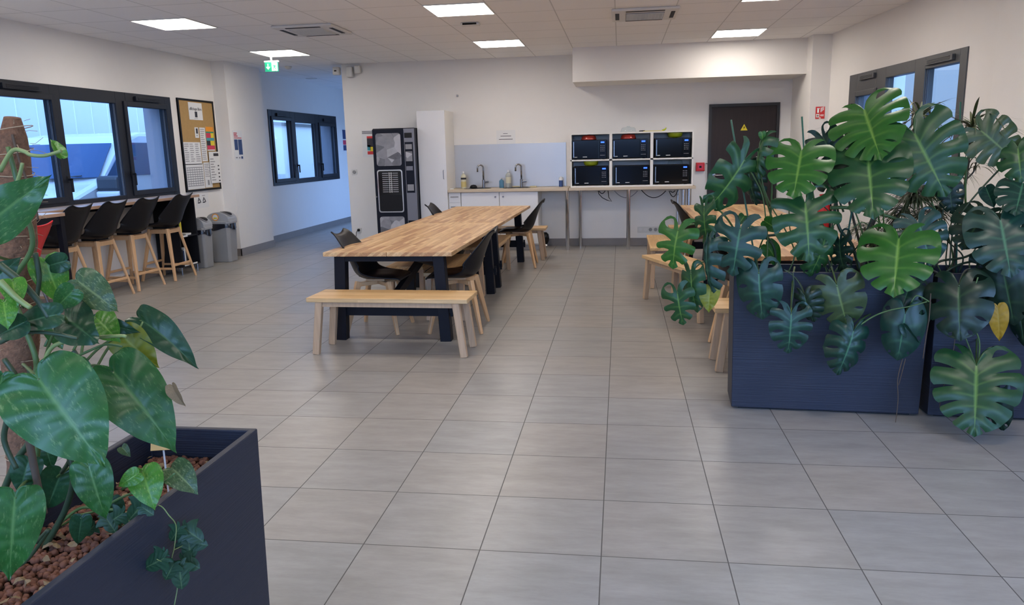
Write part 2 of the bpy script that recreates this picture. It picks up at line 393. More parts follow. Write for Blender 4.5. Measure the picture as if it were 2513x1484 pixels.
# ------------------------------------------------------------------ room shell
HC = 2.79
XL, XC, XP = -5.72, -5.78, -5.52
struct(B(-6.2, 3.6, -5.4, 16.6, -0.12, 0, 'floor', 'floor_tile'))
struct(MB().box(-6.2, 3.6, -5.4, 9.15, HC, HC + .12).box(-6.2, -4.0, 9.15, 16.6, HC, HC + .12).build('ceiling', 'ceiling_tile'))
def wall_x(name, x0, x1, ya, yb, holes, m='wall_paint'):
    mb = MB(); y = ya
    for (h0, h1, z0, z1) in holes:
        mb.box(x0, x1, y, h0, 0, HC); mb.box(x0, x1, h0, h1, 0, z0); mb.box(x0, x1, h0, h1, z1, HC); y = h1
    mb.box(x0, x1, y, yb, 0, HC)
    return struct(mb.build(name, m))
W1 = (3.72, 6.88, .985, 2.225); W2 = (9.80, 12.93, .945, 2.215)
wall_x('wall_left', XL - .38, XL, -5.4, 8.0, [W1])
wall_x('wall_corridor_left', XC - .42, XC, 9.1, 16.6, [W2])
struct(B(-6.1, XP, 8.0, 9.1, 0, HC, 'wall_pillar_left', 'wall_paint'))
struct(B(-4.15, 3.6, 9.0, 9.15, 0, HC, 'wall_back', 'wall_paint'))
wall_x('wall_corridor_right', -4.15, -4.0, 9.15, 16.6, [(10.9, 14.4, .08, 2.6)])
struct(B(-6.2, -4.0, 16.45, 16.6, 0, HC, 'wall_corridor_end', 'wall_paint'))
struct(B(2.465, 3.6, 7.92, 9.0, 0, HC, 'wall_pillar_right', 'wall_paint'))
struct(B(2.93, 3.6, 2.2, 4.05, 0, HC, 'wall_pillar_near', 'wall_paint'))
wall_x('wall_right_near', 3.05, 3.45, -5.4, 2.2, [(-4.2, .2, .9, 2.4)])  # opening added out of view to light the left planter and pothos
mb = MB(); mb.box(-6.1, -3.6, -5.4, -5.25, 0, HC); mb.box(2.2, 3.05, -5.4, -5.25, 0, HC); mb.box(-3.6, 2.2, -5.4, -5.25, 0, .25); mb.box(-3.6, 2.2, -5.4, -5.25, 2.68, HC)
for x in (-2.15, -.7, .75): mb.box(x - .04, x + .04, -5.38, -5.3, .25, 2.68)
struct(mb.build('wall_front', 'wall_paint'))
struct(B(-.585, 2.465, 8.2, 9.0, 2.34, HC, 'ceiling_soffit', 'wall_paint'))
# slanting right wall
RA = Vector((2.70, 7.92, 0)); RB = Vector((3.0, 4.05, 0)); ru = (RB - RA); RL = ru.length; ru.normalize(); rn = Vector((-ru.y, ru.x, 0))
if rn.x < 0: rn = -rn
MR = Matrix(((ru.x, rn.x, 0, RA.x), (ru.y, rn.y, 0, RA.y), (0, 0, 1, 0), (0, 0, 0, 1)))   # local u along wall, v outward, z up
MRi = MR.inverted()
def onR(px, py):
    d = ray(px, py); t = (RA - CAM).dot(rn) / d.dot(rn); return MRi @ (CAM + d * t)
p0, p1 = onR(2088, 190), onR(2380, 107)
W3 = (p0.x, p1.x, .95, (p0.z + p1.z) / 2)
mb = MB(); mb.box(0, W3[0], 0, .4, 0, HC, MR); mb.box(W3[1], RL + .3, 0, .4, 0, HC, MR); mb.box(W3[0], W3[1], 0, .4, 0, W3[2], MR); mb.box(W3[0], W3[1], 0, .4, W3[3], HC, MR)
struct(mb.build('wall_right', 'wall_paint'))
# baseboards
mb = MB(); mb.box(-2.0, 1.34, 8.985, 9.0, 0, .11); mb.box(-4.15, -3.5, 8.985, 9.0, 0, .11); mb.box(2.3, 2.465, 8.985, 9.0, 0, .11); struct(mb.build('baseboard_back', 'skirting'))
mb = MB(); mb.box(XP, XP + .012, 7.988, 9.112, 0, .11); mb.box(XL, XP + .012, 7.988, 8.0, 0, .11); struct(mb.build('baseboard_pillar', 'skirting'))
mb = MB(); mb.box(XC, XC + .012, 9.112, 16.45, 0, .11); struct(mb.build('baseboard_corridor', 'skirting'))
mb = MB(); mb.box(XL, XL + .012, -5.2, 7.988, 0, .11); struct(mb.build('baseboard_left', 'skirting'))
mb = MB(); mb.box(0, RL, -.012, 0, 0, .11, MR); struct(mb.build('baseboard_right', 'skirting'))

# ------------------------------------------------------------------ windows (u along wall, v outward, z up)
def make_window(name, M, W, panes, m, sash, vents, handles):
    u0, u1, z0, z1 = W
    fr = MB(); cuts = [u0] + [x for p in panes for x in (p[0], p[1])] + [u1]
    for i in range(0, len(cuts), 2): fr.box(cuts[i], cuts[i + 1], -.012, .075, z0, z1, M)
    for p in panes:
        fr.box(p[0], p[1], -.012, .075, z0, p[2], M); fr.box(p[0], p[1], -.012, .075, p[3], z1, M)
    f = fr.build(name, m, bevel=.004); struct(f)
    for i, p in enumerate(panes):
        g = MB().box(p[0] - .01, p[1] + .01, .035, .045, p[2] - .01, p[3] + .01, M).build('pane', 'glass', f)
        if i in sash:
            s = MB(); a = .055
            s.box(p[0] - a, p[0] + .004, -.03, -.012, p[2] - a, p[3] + a, M); s.box(p[1] - .004, p[1] + a, -.03, -.012, p[2] - a, p[3] + a, M)
            s.box(p[0], p[1], -.03, -.012, p[2] - a, p[2] + .004, M); s.box(p[0], p[1], -.03, -.012, p[3] - .004, p[3] + a, M)
            s.build('sash', m, f, bevel=.006)
        gk = MB()
        for k in range(2):
            gk.box(p[0], p[0] + .006, .006 + k * .012, .012 + k * .012, p[2], p[3], M); gk.box(p[1] - .006, p[1], .006 + k * .012, .012 + k * .012, p[2], p[3], M)
        gk.build('gasket', 'gasket', f)
    for (a, b, z) in vents:
        v = MB().box(a, b, -.04, -.012, z - .026, z + .026, M)
        for k in (-1, 0, 1): v.box(a + .04, b - .04, -.045, -.038, z + k * .012 - .003, z + k * .012 + .003, M)
        v.build('air_vent', m, f, bevel=.01)
    for (u, z) in handles:
        h = MB().box(u - .014, u + .014, -.042, -.03, z - .035, z + .035, M); h.box(u - .012, u + .012, -.085, -.04, z - .012, z + .012, M)
        h.box(u - .012, u + .012, -.085, -.066, z - .13, z + .012, M); h.build('handle', 'black_matte', f, bevel=.005)
    return f
ML = Matrix(((0, -1, 0, XL), (1, 0, 0, 0), (0, 0, 1, 0), (0, 0, 0, 1)))
make_window('window_1', ML, W1, [(3.86, 4.73, 1.08, 2.07), (4.87, 5.765, 1.04, 2.09), (5.95, 6.745, 1.08, 2.07)], 'anthracite', (0, 2), [(4.1, 4.6, 2.165), (6.12, 6.62, 2.165)], [(4.80, 1.26), (5.88, 1.28)])
MC = Matrix(((0, -1, 0, XC), (1, 0, 0, 0), (0, 0, 1, 0), (0, 0, 0, 1)))
make_window('window_2', MC, W2, [(9.94, 10.67, 1.05, 2.055), (10.87, 11.80, 1.03, 2.035), (12.0, 12.80, 1.06, 2.01)], 'anthracite', (0, 2), [(10.1, 10.5, 2.14), (12.2, 12.6, 2.12)], [(10.77, 1.27), (11.9, 1.27)])
g = [onR(*p) for p in ((2105, 232), (2151, 205), (2176, 196), (2248, 178), (2273, 175), (2358, 158))]
zt = [g[0].z - .02, g[3].z - .01, g[5].z]
make_window('window_3', MR, W3, [(g[0].x, g[1].x, 1.06, zt[0]), (g[2].x, g[3].x, 1.04, zt[1] + .02), (g[4].x, g[5].x, 1.04, zt[1] + .02)], 'anthracite_light', (0,), [(g[0].x + .1, g[1].x, W3[3] - .06), (g[4].x + .05, g[5].x - .08, W3[3] - .06)], [(g[1].x + .06, 1.3)])
# grey linings of the window reveals outside the glass
for nm, M, W, d in (('trim_1', ML, W1, .38), ('trim_2', MC, W2, .42), ('trim_3', MR, W3, .4)):
    mb = MB(); a, b, c, e = W
    mb.box(b - .008, b, .08, d, c, e, M); mb.box(a, a + .008, .08, d, c, e, M); mb.box(a + .008, b - .008, .08, d + .03, c, c + .008, M); mb.box(a + .008, b - .008, .08, d, e - .008, e, M)
    struct(mb.build(nm, 'reveal_grey'))

# ------------------------------------------------------------------ door
d1 = B(1.365, 2.262, 8.975, 9.0, 0.008, 1.985, 'door_1', 'dark_door', bevel=.002); struct(d1)
mb = MB(); mb.box(1.325, 1.365, 8.955, 9.0, 0, 2.027); mb.box(2.262, 2.303, 8.955, 9.0, 0, 2.027); mb.box(1.365, 2.262, 8.955, 9.0, 1.985, 2.027); mb.build('door_frame', 'dark_frame', d1)
h = onY(1752, 430, 8.975)
mb = MB(); mb.lathe([(.026, 0), (.026, .008), (.011, .009), (.011, .05)], (0, 0, 0), 16)
mb.tube([(0, 0, .045), (.02, 0, .05), (.12, 0, .048)], .0095, 8)
o = mb.build('handle', 'steel', d1, smooth=False, loc=(h.x, 8.975, h.z)); o.rotation_euler = (PI / 2, 0, 0)
o = MB().lathe([(.026, 0), (.026, .008), (.012, .009), (.012, .011)], (0, 0, 0), 16).build('lock_rosette', 'steel', d1, loc=(h.x, 8.975, h.z - .088)); o.rotation_euler = (PI / 2, 0, 0)
for z in (1.75, 1.0): MB().tube([(2.268, 8.962, z - .04), (2.268, 8.962, z + .04)], .007, 8).build('hinge', 'steel', d1)
p = onY(1826, 312, 8.974)
t = thing('warning_sign', 'yellow triangular warning sticker on the dark door', 'sign', (p.x, 8.974, p.z))
MB().poly([(-.058, 0, -.05), (.058, 0, -.05), (0, 0, .055)], (0, -.002, 0)).build('border', 'black_matte', t)
MB().poly([(-.050, -.0021, -.0455), (.050, -.0021, -.0455), (0, -.0021, .0455)], (0, -.001, 0)).build('field', 'yellow', t)
MB().poly([(.012, -.0032, .022), (-.014, -.0032, -.006), (-.001, -.0032, -.004), (-.012, -.0032, -.034), (.016, -.0032, .001), (.003, -.0032, 0)], (0, -.0006, 0)).build('bolt', 'black_matte', t)

# ------------------------------------------------------------------ outside
struct(B(-40, -6.1, -5.4, 60, -.3, -.14, 'ground', 'asphalt'))
struct(B(3.45, 40, -5.4, 60, -.3, -.14, 'ground_east', 'asphalt'))
o = MB().box(-11.2, -10.6, -15, 40, -.14, 6.2)
for k in range(110): o.box(-10.6, -10.585, -15 + k * .5, -14.98 + k * .5, -.14, 6.2)
tag(o.build('warehouse', 'cladding'), 'white clad building across the yard, seen through the left windows', 'building')
t = thing('outbuilding', 'low white shed with a gutter, seen through the corridor window', 'building', (-8.3, 14.7, -.14))
B(-1.6, 0, 0, 8, 0, 2.32, 'wall', 'cladding', t); B(-1.7, .08, -.1, 8.1, 2.32, 2.39, 'gutter', 'van_black', t)
t = thing('neighbour_hall', 'blue-grey neighbouring hall outside the right-hand window', 'building', (13, 10, -.14))
B(0, 1, -14, 30, 0, 7.5, 'wall', 'hall_grey', t); B(-2.5, 0, -6, 2.5, 0, 3.1, 'annex', 'hall_dark', t)

struct(B(-40, 40, -40, -5.4, -.3, -.14, 'ground_south', 'asphalt'))
tag(B(-10, 18, -18, -15.6, -.14, 2.3, 'horizon_block', 'hall_dark'), 'low dark block added out of view behind the camera to hide the low sky', 'building')  # unseen block added to keep the horizon dark below the bright sky

# van parked beside the wall, nose towards the camera
def van(loc, label, rear_only=False):
    t = thing('van', label, 'van', loc)
    # local: x 0 (far side) .. 1.88 (side next to the wall); y 0 = front bumper, increasing to the rear; z from ground
    prof = [(0.02, .32), (0.0, .62), (.10, .92), (.30, 1.08), (.92, 1.27), (1.02, 1.31), (1.62, 1.84), (1.80, 1.93), (2.3, 1.985), (4.85, 1.98), (4.98, 1.80), (5.0, .4), (4.9, .3)]
    xs = [(0, .10), (.03, .03), (.10, 0), (1.78, 0), (1.85, .03), (1.88, .10)]
    bm = MB()
    def P(i, k):
        y, z = prof[k]; x, ins = xs[i]; tum = .11 * max(0, z - 1.15) / .85
        x = 0.94 + (x - .94) * (1 - tum); front = .16 * abs((x - .94) / .94) ** 3 if y < 2 else 0
        return (x, y + ins * (1 if y < 2 else -1) + front, z - ins * (.6 if z > 1.7 else 0))
    V = [[bm.bm.verts.new(P(i, k)) for k in range(len(prof))] for i in range(6)]
    for i in range(5):
        for k in range(len(prof) - 1): bm.bm.faces.new((V[i][k], V[i + 1][k], V[i + 1][k + 1], V[i][k + 1]))
    bm.bm.faces.new([v for v in V[0]]); bm.bm.faces.new([v for v in V[5]][::-1]); 
    bm.bm.faces.new([V[i][0] for i in range(6)][::-1] + [V[i][-1] for i in range(6)])
    b = bm.build('body', 'van_white', t, smooth=False)
    # windscreen
    def fr(u, v):
        y = 1.06 + .52 * v; z = 1.345 + .46 * v; hw = (.86 - .09 * v); x = .94 + (u * 2 - 1) * hw
        return (x, y - .012 + .16 * abs((x - .94) / .94) ** 3, z + .012)
    MB().grid(fr, 12, 4).build('windscreen', 'van_glass', t, solid=.01, off=1)
    for s, sgn in ((1.875, 1), (0.005, -1)):
        def SP(y, z): tum = .11 * max(0, z - 1.15) / .85; return (.94 + (s - .94) * (1 - tum) + .004 * sgn, y, z)
        MB().poly([SP(1.24, 1.35), SP(1.62, 1.36), SP(2.62, 1.36), SP(2.70, 1.44), SP(2.68, 1.74), SP(2.56, 1.83), SP(1.92, 1.83), SP(1.74, 1.76)], (.008 * sgn, 0, 0)).build('side_window', 'van_glass', t, bevel=.01)
        if sgn > 0:
            MB().box(s + .005, s + .012, 1.22, 1.24, .4, 1.1).box(s + .005, s + .012, 2.8, 2.815, .4, 1.85).build('door_seam', 'van_black', t)
            MB().box(s, s + .03, 2.5, 2.7, .98, 1.02).build('door_handle', 'van_white', t, bevel=.01)
        mx = s + .17 * sgn
        q = MB().box(mx - .17, mx + .17, .98, 1.18, 1.17, 1.38).build('mirror', 'van_black', t, bevel=.05, seg=3)
        MB().box(mx - .175, mx + .175, .965, 1.16, 1.08, 1.18).build('mirror_cap', 'van_white', q, bevel=.03)
        MB().box(mx - .2 * sgn - .03, mx - .2 * sgn + .1, 1.1, 1.3, 1.12, 1.18).build('mirror_arm', 'van_black', q, bevel=.01)
        hx = .94 + .66 * sgn
        MB().poly([(hx - .2, .13, .84), (hx + .2, .19, .84), (hx + .2, .42, 1.14), (hx - .2 + .1 * sgn, .24, 1.02)], (0, -.06, .02)).build('headlight', 'headlight', t, bevel=.01)
        for y in (.95, 4.0):
            q = MB().lathe([(.24, -.11), (.33, -.10), (.34, 0), (.33, .10), (.24, .11)], (0, 0, 0), 24).build('wheel', 'tyre', t, loc=(.94 + .80 * sgn, y, .34)); q.rotation_euler = (0, PI / 2, 0)
            h_ = MB().lathe([(.22, .10), (.20, .12), (.05, .10)], (0, 0, 0), 18).build('hub_cap', 'steel', q)
    MB().box(.35, 1.53, -.02, .06, .60, .80).build('grille', 'van_black', t, bevel=.01)
    MB().box(.10, 1.78, -.03, .10, .34, .55).build('bumper', 'van_black', t, bevel=.03)
    MB().tube([(.3, 1.06, 1.35), (.9, 1.07, 1.39)], .008, 6).tube([(1.1, 1.05, 1.35), (1.6, 1.10, 1.39)], .008, 6).build('wiper', 'van_black', t)
    return t
van((-8.80, 5.90, -.14), 'white van with its nose outside the left window')
t = thing('box_van', 'white van with a small dark rear-side window outside the corridor window', 'van', (-9.6, 10.9, -.14))
B(0, 2.0, 0, 3.25, .35, 2.08, 'body', 'van_white', t, bevel=.12)
MB().box(1.995, 2.012, 2.42, 2.95, 1.5, 1.86).build('side_window', 'van_glass', t, bevel=.03)
MB().box(1.99, 2.006, 2.36, 3.01, 1.45, 1.91).build('window_seal', 'van_black', t, bevel=.03)
for y in (.8, 2.5):
    for x in (.12, 1.88):
        q = MB().lathe([(.24, -.11), (.33, -.10), (.33, .10), (.24, .11)], (0, 0, 0), 24).build('wheel', 'tyre', t, loc=(x, y, .34)); q.rotation_euler = (0, PI / 2, 0)

# ------------------------------------------------------------------ ceiling fittings
gx = lambda i: -1.174 + .59 * i
gy = lambda j: 4.70 + .615 * j
lab = {(-6, 0): 'ceiling light panel nearest the left windows, in the front row', (-6, 4): 'ceiling light panel above the exit sign on the left', (-1, 0): 'largest-looking ceiling light panel, at the top centre beside the small detector', (-1, 4): 'ceiling light panel behind the top-centre one, over the kitchen side of the table',
       (4, 0): 'ceiling light panel cut by the top edge of the photo on the right', (4, 4): 'ceiling light panel in front of the white boxed soffit'}
proto = None
for j in (0, 4, -4, -8, -12):
    for i in (-6, -1, 4):
        x, y = gx(i) + .295, gy(j) + .3075
        l = lab.get((i, j))
        if proto is None:
            t = proto = thing('ceiling_light', l, 'ceiling light', (x, y, HC), group='square ceiling light panels')
            B(-.285, .285, -.297, .297, -.006, -.002, 'diffuser', 'lamp_glow', t)
            mb = MB(); mb.box(-.295, -.285, -.307, .307, -.009, 0); mb.box(.285, .295, -.307, .307, -.009, 0); mb.box(-.285, .285, -.307, -.297, -.009, 0); mb.box(-.285, .285, .297, .307, -.009, 0); mb.build('frame', 'lamp_frame', t)
        else: dup(proto, (x, y, HC), 0, l or 'square ceiling light panel behind the camera')
def cassette(i, j, label, dark):
    t = thing('air_conditioner', label, 'air conditioner', (gx(i) + .295, gy(j) + .3, HC))
    B(-.33, .33, -.33, .33, -.028, 0, 'panel', 'lamp_frame', t, bevel=.01)
    g = B(-.19, .19, -.19, .19, -.034, -.027, 'grille', 'ink_grey' if dark else 'plastic_white', t)
    mb = MB()
    for k in range(11): mb.box(-.185, .185, -.185 + k * .036, -.178 + k * .036, -.042, -.034)
    for k in range(11): mb.box(-.185 + k * .036, -.180 + k * .036, -.185, .185, -.040, -.034)
    mb.build('louvre', 'plastic_white', g)
    for a, b, c, d in ((-.19, .19, -.295, -.255), (-.19, .19, .255, .295), (-.295, -.255, -.19, .19), (.255, .295, -.19, .19)):
        B(a, b, c, d, -.031, -.026, 'air_slot', 'black_matte', t)
cassette(-4, 1.15, 'white ceiling air conditioner cassette on the left, closed grille', False)
cassette(2, 1.15, 'white ceiling air conditioner cassette on the right with dark grille', True)
p = onZ(1154, 56, HC)
t = thing('motion_detector', 'small white rectangular detector below the top-centre light panel', 'detector', (p.x, p.y, HC)); B(-.10, .10, -.05, .05, -.03, 0, 'housing', 'plastic_white', t, bevel=.01); B(-.075, .075, -.056, -.035, -.026, -.008, 'sensor_window', 'black_gloss', t)
p = onZ(707, 163, HC)
o = MB().lathe([(.055, 0), (.055, -.015), (.035, -.04), (.01, -.045)], (0, 0, 0), 18).build('smoke_detector', 'plastic_white', loc=(p.x, p.y, HC)); tag(o, 'round white smoke detector on the ceiling right of the exit sign', 'smoke detector')
p = onZ(785, 197, HC); o = MB().lathe([(.10, 0), (.10, -.008), (.05, -.012)], (0, 0, 0), 20).build('ceiling_vent', 'lamp_frame', loc=(p.x, p.y - .4, HC)); tag(o, 'flat round ceiling vent over the corridor', 'vent')
# exit sign
a, b = onY(649, 153, 7.6), onY(683, 175, 7.6)
t = thing('exit_sign', 'green and white exit sign with arrow and running figure under the ceiling', 'sign', ((a.x + b.x) / 2, 7.6, (a.z + b.z) / 2))
w2, h2 = (b.x - a.x) / 2, (a.z - b.z) / 2
B(-w2, w2, 0, .012, -h2, h2, 'panel', 'exit_green', t); B(-w2 - .006, w2 + .006, .0, .03, h2, h2 + .02, 'housing', 'plastic_white', t); B(-.01, .01, .005, .02, h2 + .02, HC - (a.z + b.z) / 2, 'hanger', 'plastic_white', t)
B(.006, w2 - .008, -.002, 0, -h2 + .008, h2 - .008, 'door_field', 'exit_white', t)
c = -w2 / 2; MB().poly([(c - .006, 0, .04), (c + .006, 0, .04), (c + .006, 0, -.012), (c + .022, 0, .004), (c + .028, 0, -.004), (c, 0, -.036), (c - .028, 0, -.004), (c - .022, 0, .004), (c - .006, 0, -.012)], (0, -.003, 0)).build('arrow', 'exit_white', t)
c = w2 / 2; mb = MB().poly([(c - .006, -.002, .02), (c + .012, -.002, .018), (c + .004, -.002, -.008), (c + .022, -.002, -.022), (c + .016, -.002, -.03), (c - .008, -.002, -.010), (c - .012, -.002, -.038), (c - .02, -.002, -.036), (c - .012, -.002, -.004)], (0, -.003, 0)); mb.poly([(c - .006, -.002, .016), (c - .026, -.002, .006), (c - .028, -.002, .012), (c - .008, -.002, .026)], (0, -.003, 0)); mb.poly([(c + .008, -.002, .018), (c + .026, -.002, .002), (c + .022, -.002, -.003), (c + .004, -.002, .010)], (0, -.003, 0)); mb.lathe([(.001, 0), (.008, .001), (.008, .002)], (c + .01, -.003, .03), 10); mb.build('running_figure', 'exit_green', t)
# emergency / alarm units at the corner of the back wall
t = thing('emergency_light', 'white emergency light units clustered at the top left corner of the back wall', 'emergency light', (-4.0, 8.99, 2.68))
B(-.05, .05, -.09, 0, -.09, .06, 'central_box', 'plastic_white', t, bevel=.015); B(.07, .17, -.07, 0, -.04, .08, 'right_lamp', 'plastic_white', t, bevel=.02)
o = B(-.27, -.16, -.07, .03, -.05, .07, 'left_lamp', 'plastic_white', t, bevel=.02); B(-.235, -.20, -.078, -.068, 0, .02, 'lens', 'black_gloss', o)
p = onY(1123, 235, 9); o = MB().box(-.014, .014, -.03, 0, -.014, .014).build('wall_bracket', 'steel', loc=(p.x, 9, p.z), bevel=.003); tag(o, 'tiny metal fixing alone high on the white back wall', 'fixing')

# ------------------------------------------------------------------ things on the walls
def paper(name, label, cat, M, u0, u1, z0, z1, bits, m='paper', group=None):
    # bits: (u0,u1,v0,v1,mat) in 0..1 of the sheet, v from bottom
    c = M @ Vector(((u0 + u1) / 2, 0, (z0 + z1) / 2)); t = thing(name, label, cat, c, group=group)
    Mi = Matrix.Translation(-c) @ M; W, H = u1 - u0, z1 - z0
    MB().box(u0, u1, -.003, 0, z0, z1, Mi).build('sheet', m, t)
    by = {}
    for (a, b_, e, f, mm) in bits: by.setdefault(mm, []).append((a, b_, e, f))
    for mm, L in by.items():
        k = MB()
        for (a, b_, e, f) in L: k.box(u0 + a * W, u0 + b_ * W, -.0042, -.003, z0 + e * H, z0 + f * H, Mi)
        k.build('printing', mm, t)
    return t
def lines(u0, u1, v0, v1, n, m='ink_grey', seed=1):
    r = random.Random(seed); h = (v1 - v0) / n
    return [(u0, u0 + (u1 - u0) * r.uniform(.6, 1), v1 - (k + .55) * h, v1 - (k + .2) * h, m) for k in range(n)]
def text(s, size, loc, rot, m, parent, name='lettering', ext=.0006, align='CENTER'):
    c = bpy.data.curves.new(name, 'FONT'); c.body = s; c.size = size; c.extrude = ext; c.align_x = align; c.align_y = 'CENTER'
    q = bpy.data.objects.new(name, c); COL.objects.link(q); me = bpy.data.meshes.new_from_object(q.evaluated_get(bpy.context.evaluated_depsgraph_get())); bpy.data.objects.remove(q)
    me.materials.clear(); me.materials.append(MATS[m]); o = bpy.data.objects.new(name, me); COL.objects.link(o); o.parent = parent; o.location = loc; o.rotation_euler = rot; return o

MLw = Matrix(((0, -1, 0, XL), (1, 0, 0, 0), (0, 0, 1, 0), (0, 0, 0, 1)))
MP = Matrix(((0, -1, 0, XP), (1, 0, 0, 0), (0, 0, 1, 0), (0, 0, 0, 1)))
MBk = Matrix(((1, 0, 0, 0), (0, 1, 0, 9.0), (0, 0, 1, 0), (0, 0, 0, 1)))
# cork board; tilted view gives its right edge at y 7.93
t = thing('notice_board', 'cork notice board in a thin black frame between window and pillar', 'notice board', (XL, 7.46, 1.615))
y0, y1, z0, z1 = 7.03 - 7.46, 7.93 - 7.46, 1.0 - 1.615, 2.232 - 1.615
B(.002, .014, y0, y1, z0, z1, 'cork_sheet', 'cork', t)
mb = MB(); mb.box(0, .024, y0, y0 + .025, z0, z1); mb.box(0, .024, y1 - .025, y1, z0, z1); mb.box(0, .024, y0 + .025, y1 - .025, z0, z0 + .025); mb.box(0, .024, y0 + .025, y1 - .025, z1 - .025, z1); mb.build('frame', 'black_matte', t)
MK = Matrix(((0, -1, 0, XL + .016), (1, 0, 0, 0), (0, 0, 1, 0), (0, 0, 0, 1)))
q = paper('pinned_heading', 'white heading sheet pinned at the top of the cork board', 'paper', MK, 7.28, 7.62, 1.96, 2.19, [(.42, .60, .15, .48, 'ink')] + lines(.35, .75, .05, .11, 1))
text('affichage libre', .055, (.005, 0, .03), (PI / 2, 0, PI / 2), 'ink', q)
paper('pinned_sheet', 'printed notice in columns, wide, on the left of the cork board', 'paper', MK, 7.06, 7.48, 1.36, 1.66, lines(.04, .3, .1, .95, 9, seed=2) + lines(.36, .62, .1, .95, 9, seed=3) + lines(.68, .95, .1, .95, 9, seed=4))
q = []
for k in range(9): q.append((.06, .95, .12 + k * .09, .15 + k * .09, 'ink_grey'))
for k in range(7): q.append((.1 + k * .13, .115 + k * .13, .12, .85, 'ink_grey'))
paper('pinned_sheet', 'timetable sheet with a grid, at the lower left of the cork board', 'paper', MK, 7.05, 7.50, 1.03, 1.37, q)
paper('pinned_sheet', 'long narrow printed sheet beside the coloured leaflets on the cork board', 'paper', MK, 7.50, 7.64, 1.40, 1.86, lines(.1, .9, .03, .97, 16, seed=6))
paper('pinned_sheet', 'curling sheet with a dark emblem at the foot of the cork board', 'paper', MK, 7.515, 7.70, 1.035, 1.385, lines(.1, .9, .4, .95, 8, seed=7) + [(.35, .6, .1, .3, 'ink_grey')])
paper('pinned_sheet', 'sheet with small dark pictures over the lower right corner of the board frame', 'paper', Matrix.Translation((.012, 0, 0)) @ MK, 7.66, 7.93, 1.09, 1.53, [(.45, .95, .86, .95, 'ink')] + lines(.08, .55, .05, .8, 9, seed=8) + [(.78, .92, .05 + k * .12, .09 + k * .12, 'ink') for k in range(5)])
paper('pinned_leaflet', 'small sticker with a round black drawing on the cork board', 'paper', MK, 7.38, 7.47, 1.74 - .02, 1.86, [(.3, .8, .4, .9, 'ink'), (.35, .6, .15, .3, 'ink_grey')])
paper('pinned_poster', 'tall leaflet of bright coloured blocks on the right of the cork board', 'poster', MK, 7.66, 7.86, 1.545, 1.875, [(0, 1, .80, 1, 'orange'), (0, 1, .74, .80, 'exit_green'), (0, .6, .54, .74, 'magenta'), (.6, 1, .54, .74, 'yellow'), (0, 1, .42, .54, 'teal'), (0, .48, .22, .42, 'ink'), (.48, 1, .22, .42, 'yellow'), (0, 1, .05, .22, 'magenta')])
p0, p1 = onX(484, 476, XL), onX(509, 508, XL)
q = paper('recycling_notice', 'white sheet with black recycling symbols below the cork board', 'sign', MLw, 7.26, 7.58, p1.z, p0.z, lines(.5, .85, .78, .9, 1))
for uu in (.22, .62):
    s = .32 * .30; cxu = 7.26 + .32 * uu; zc = (p0.z + p1.z) / 2 - q.location.z; yy = cxu - q.location.y; mb = MB()
    for k in range(3):
        a0 = PI / 2 + k * 2 * PI / 3; a1 = a0 + 2 * PI / 3 * .72; r = .045
        mb.beam((.005, yy + r * math.cos(a0), zc + r * math.sin(a0)), (.005, yy + r * (math.cos(a0) * .25 + math.cos(a0 + 2 * PI / 3) * .75), zc + r * (math.sin(a0) * .25 + math.sin(a0 + 2 * PI / 3) * .75)), .002, .016)
    mb.build('recycling_symbol', 'ink', q)
p0, p1 = onX(570, 320, XP), onX(596, 392, XP)
paper('pillar_poster', 'white notice with two dark blue blocks on the left pillar', 'poster', MP, p0.y, p0.y + .27, p1.z, p0.z, [(.08, .45, .90, .93, 'ink_red'), (.08, .4, .85, .88, 'ink_red'), (.08, .5, .80, .83, 'ink_red'), (.08, .9, .74, .765, 'ink_red'), (.08, .45, .34, .70, 'navy'), (.50, .92, .18, .70, 'navy'), (.1, .3, .06, .1, 'ink_grey'), (.45, .6, .05, .1, 'ink_grey'), (.7, .9, .04, .12, 'navy')])
p0, p1 = onX(843, 322, XC), onX(852, 365, XC)
paper('corridor_poster', 'dark blue and red poster on the corridor wall cut off by the wall corner', 'poster', MC, 13.25, 13.7, 1.50, 1.98, [(.05, .95, .55, .95, 'navy'), (.05, .95, .3, .5, 'magenta'), (.05, .95, .05, .28, 'navy')])
p0, p1 = onY(887, 320, 9), onY(925, 385, 9)
paper('machine_poster', 'white poster with a coloured centre strip left of the vending machine', 'poster', MBk, p0.x, p0.x + .36, p1.z, p0.z, [(.02, .7, .95, .97, 'ink'), (.02, .65, .91, .93, 'ink'), (.02, .6, .87, .89, 'ink'), (.22, .5, .70, .78, 'sign_red'), (.22, .5, .38, .70, 'ink'), (.22, .36, .25, .45, 'teal'), (.34, .5, .22, .40, 'yellow'), (.22, .5, .10, .22, 'sign_red'), (.52, .75, .3, .8, 'ink_grey')])
p0, p1 = onY(1218, 320, 9), onY(1265, 352, 9)
paper('sink_notice', 'white notice with three lines of print above the sinks', 'sign', MBk, p0.x, p1.x, p1.z, p0.z, [(.36, .6, .74, .77, 'ink'), (.22, .78, .55, .59, 'ink'), (.13, .86, .31, .35, 'ink')])
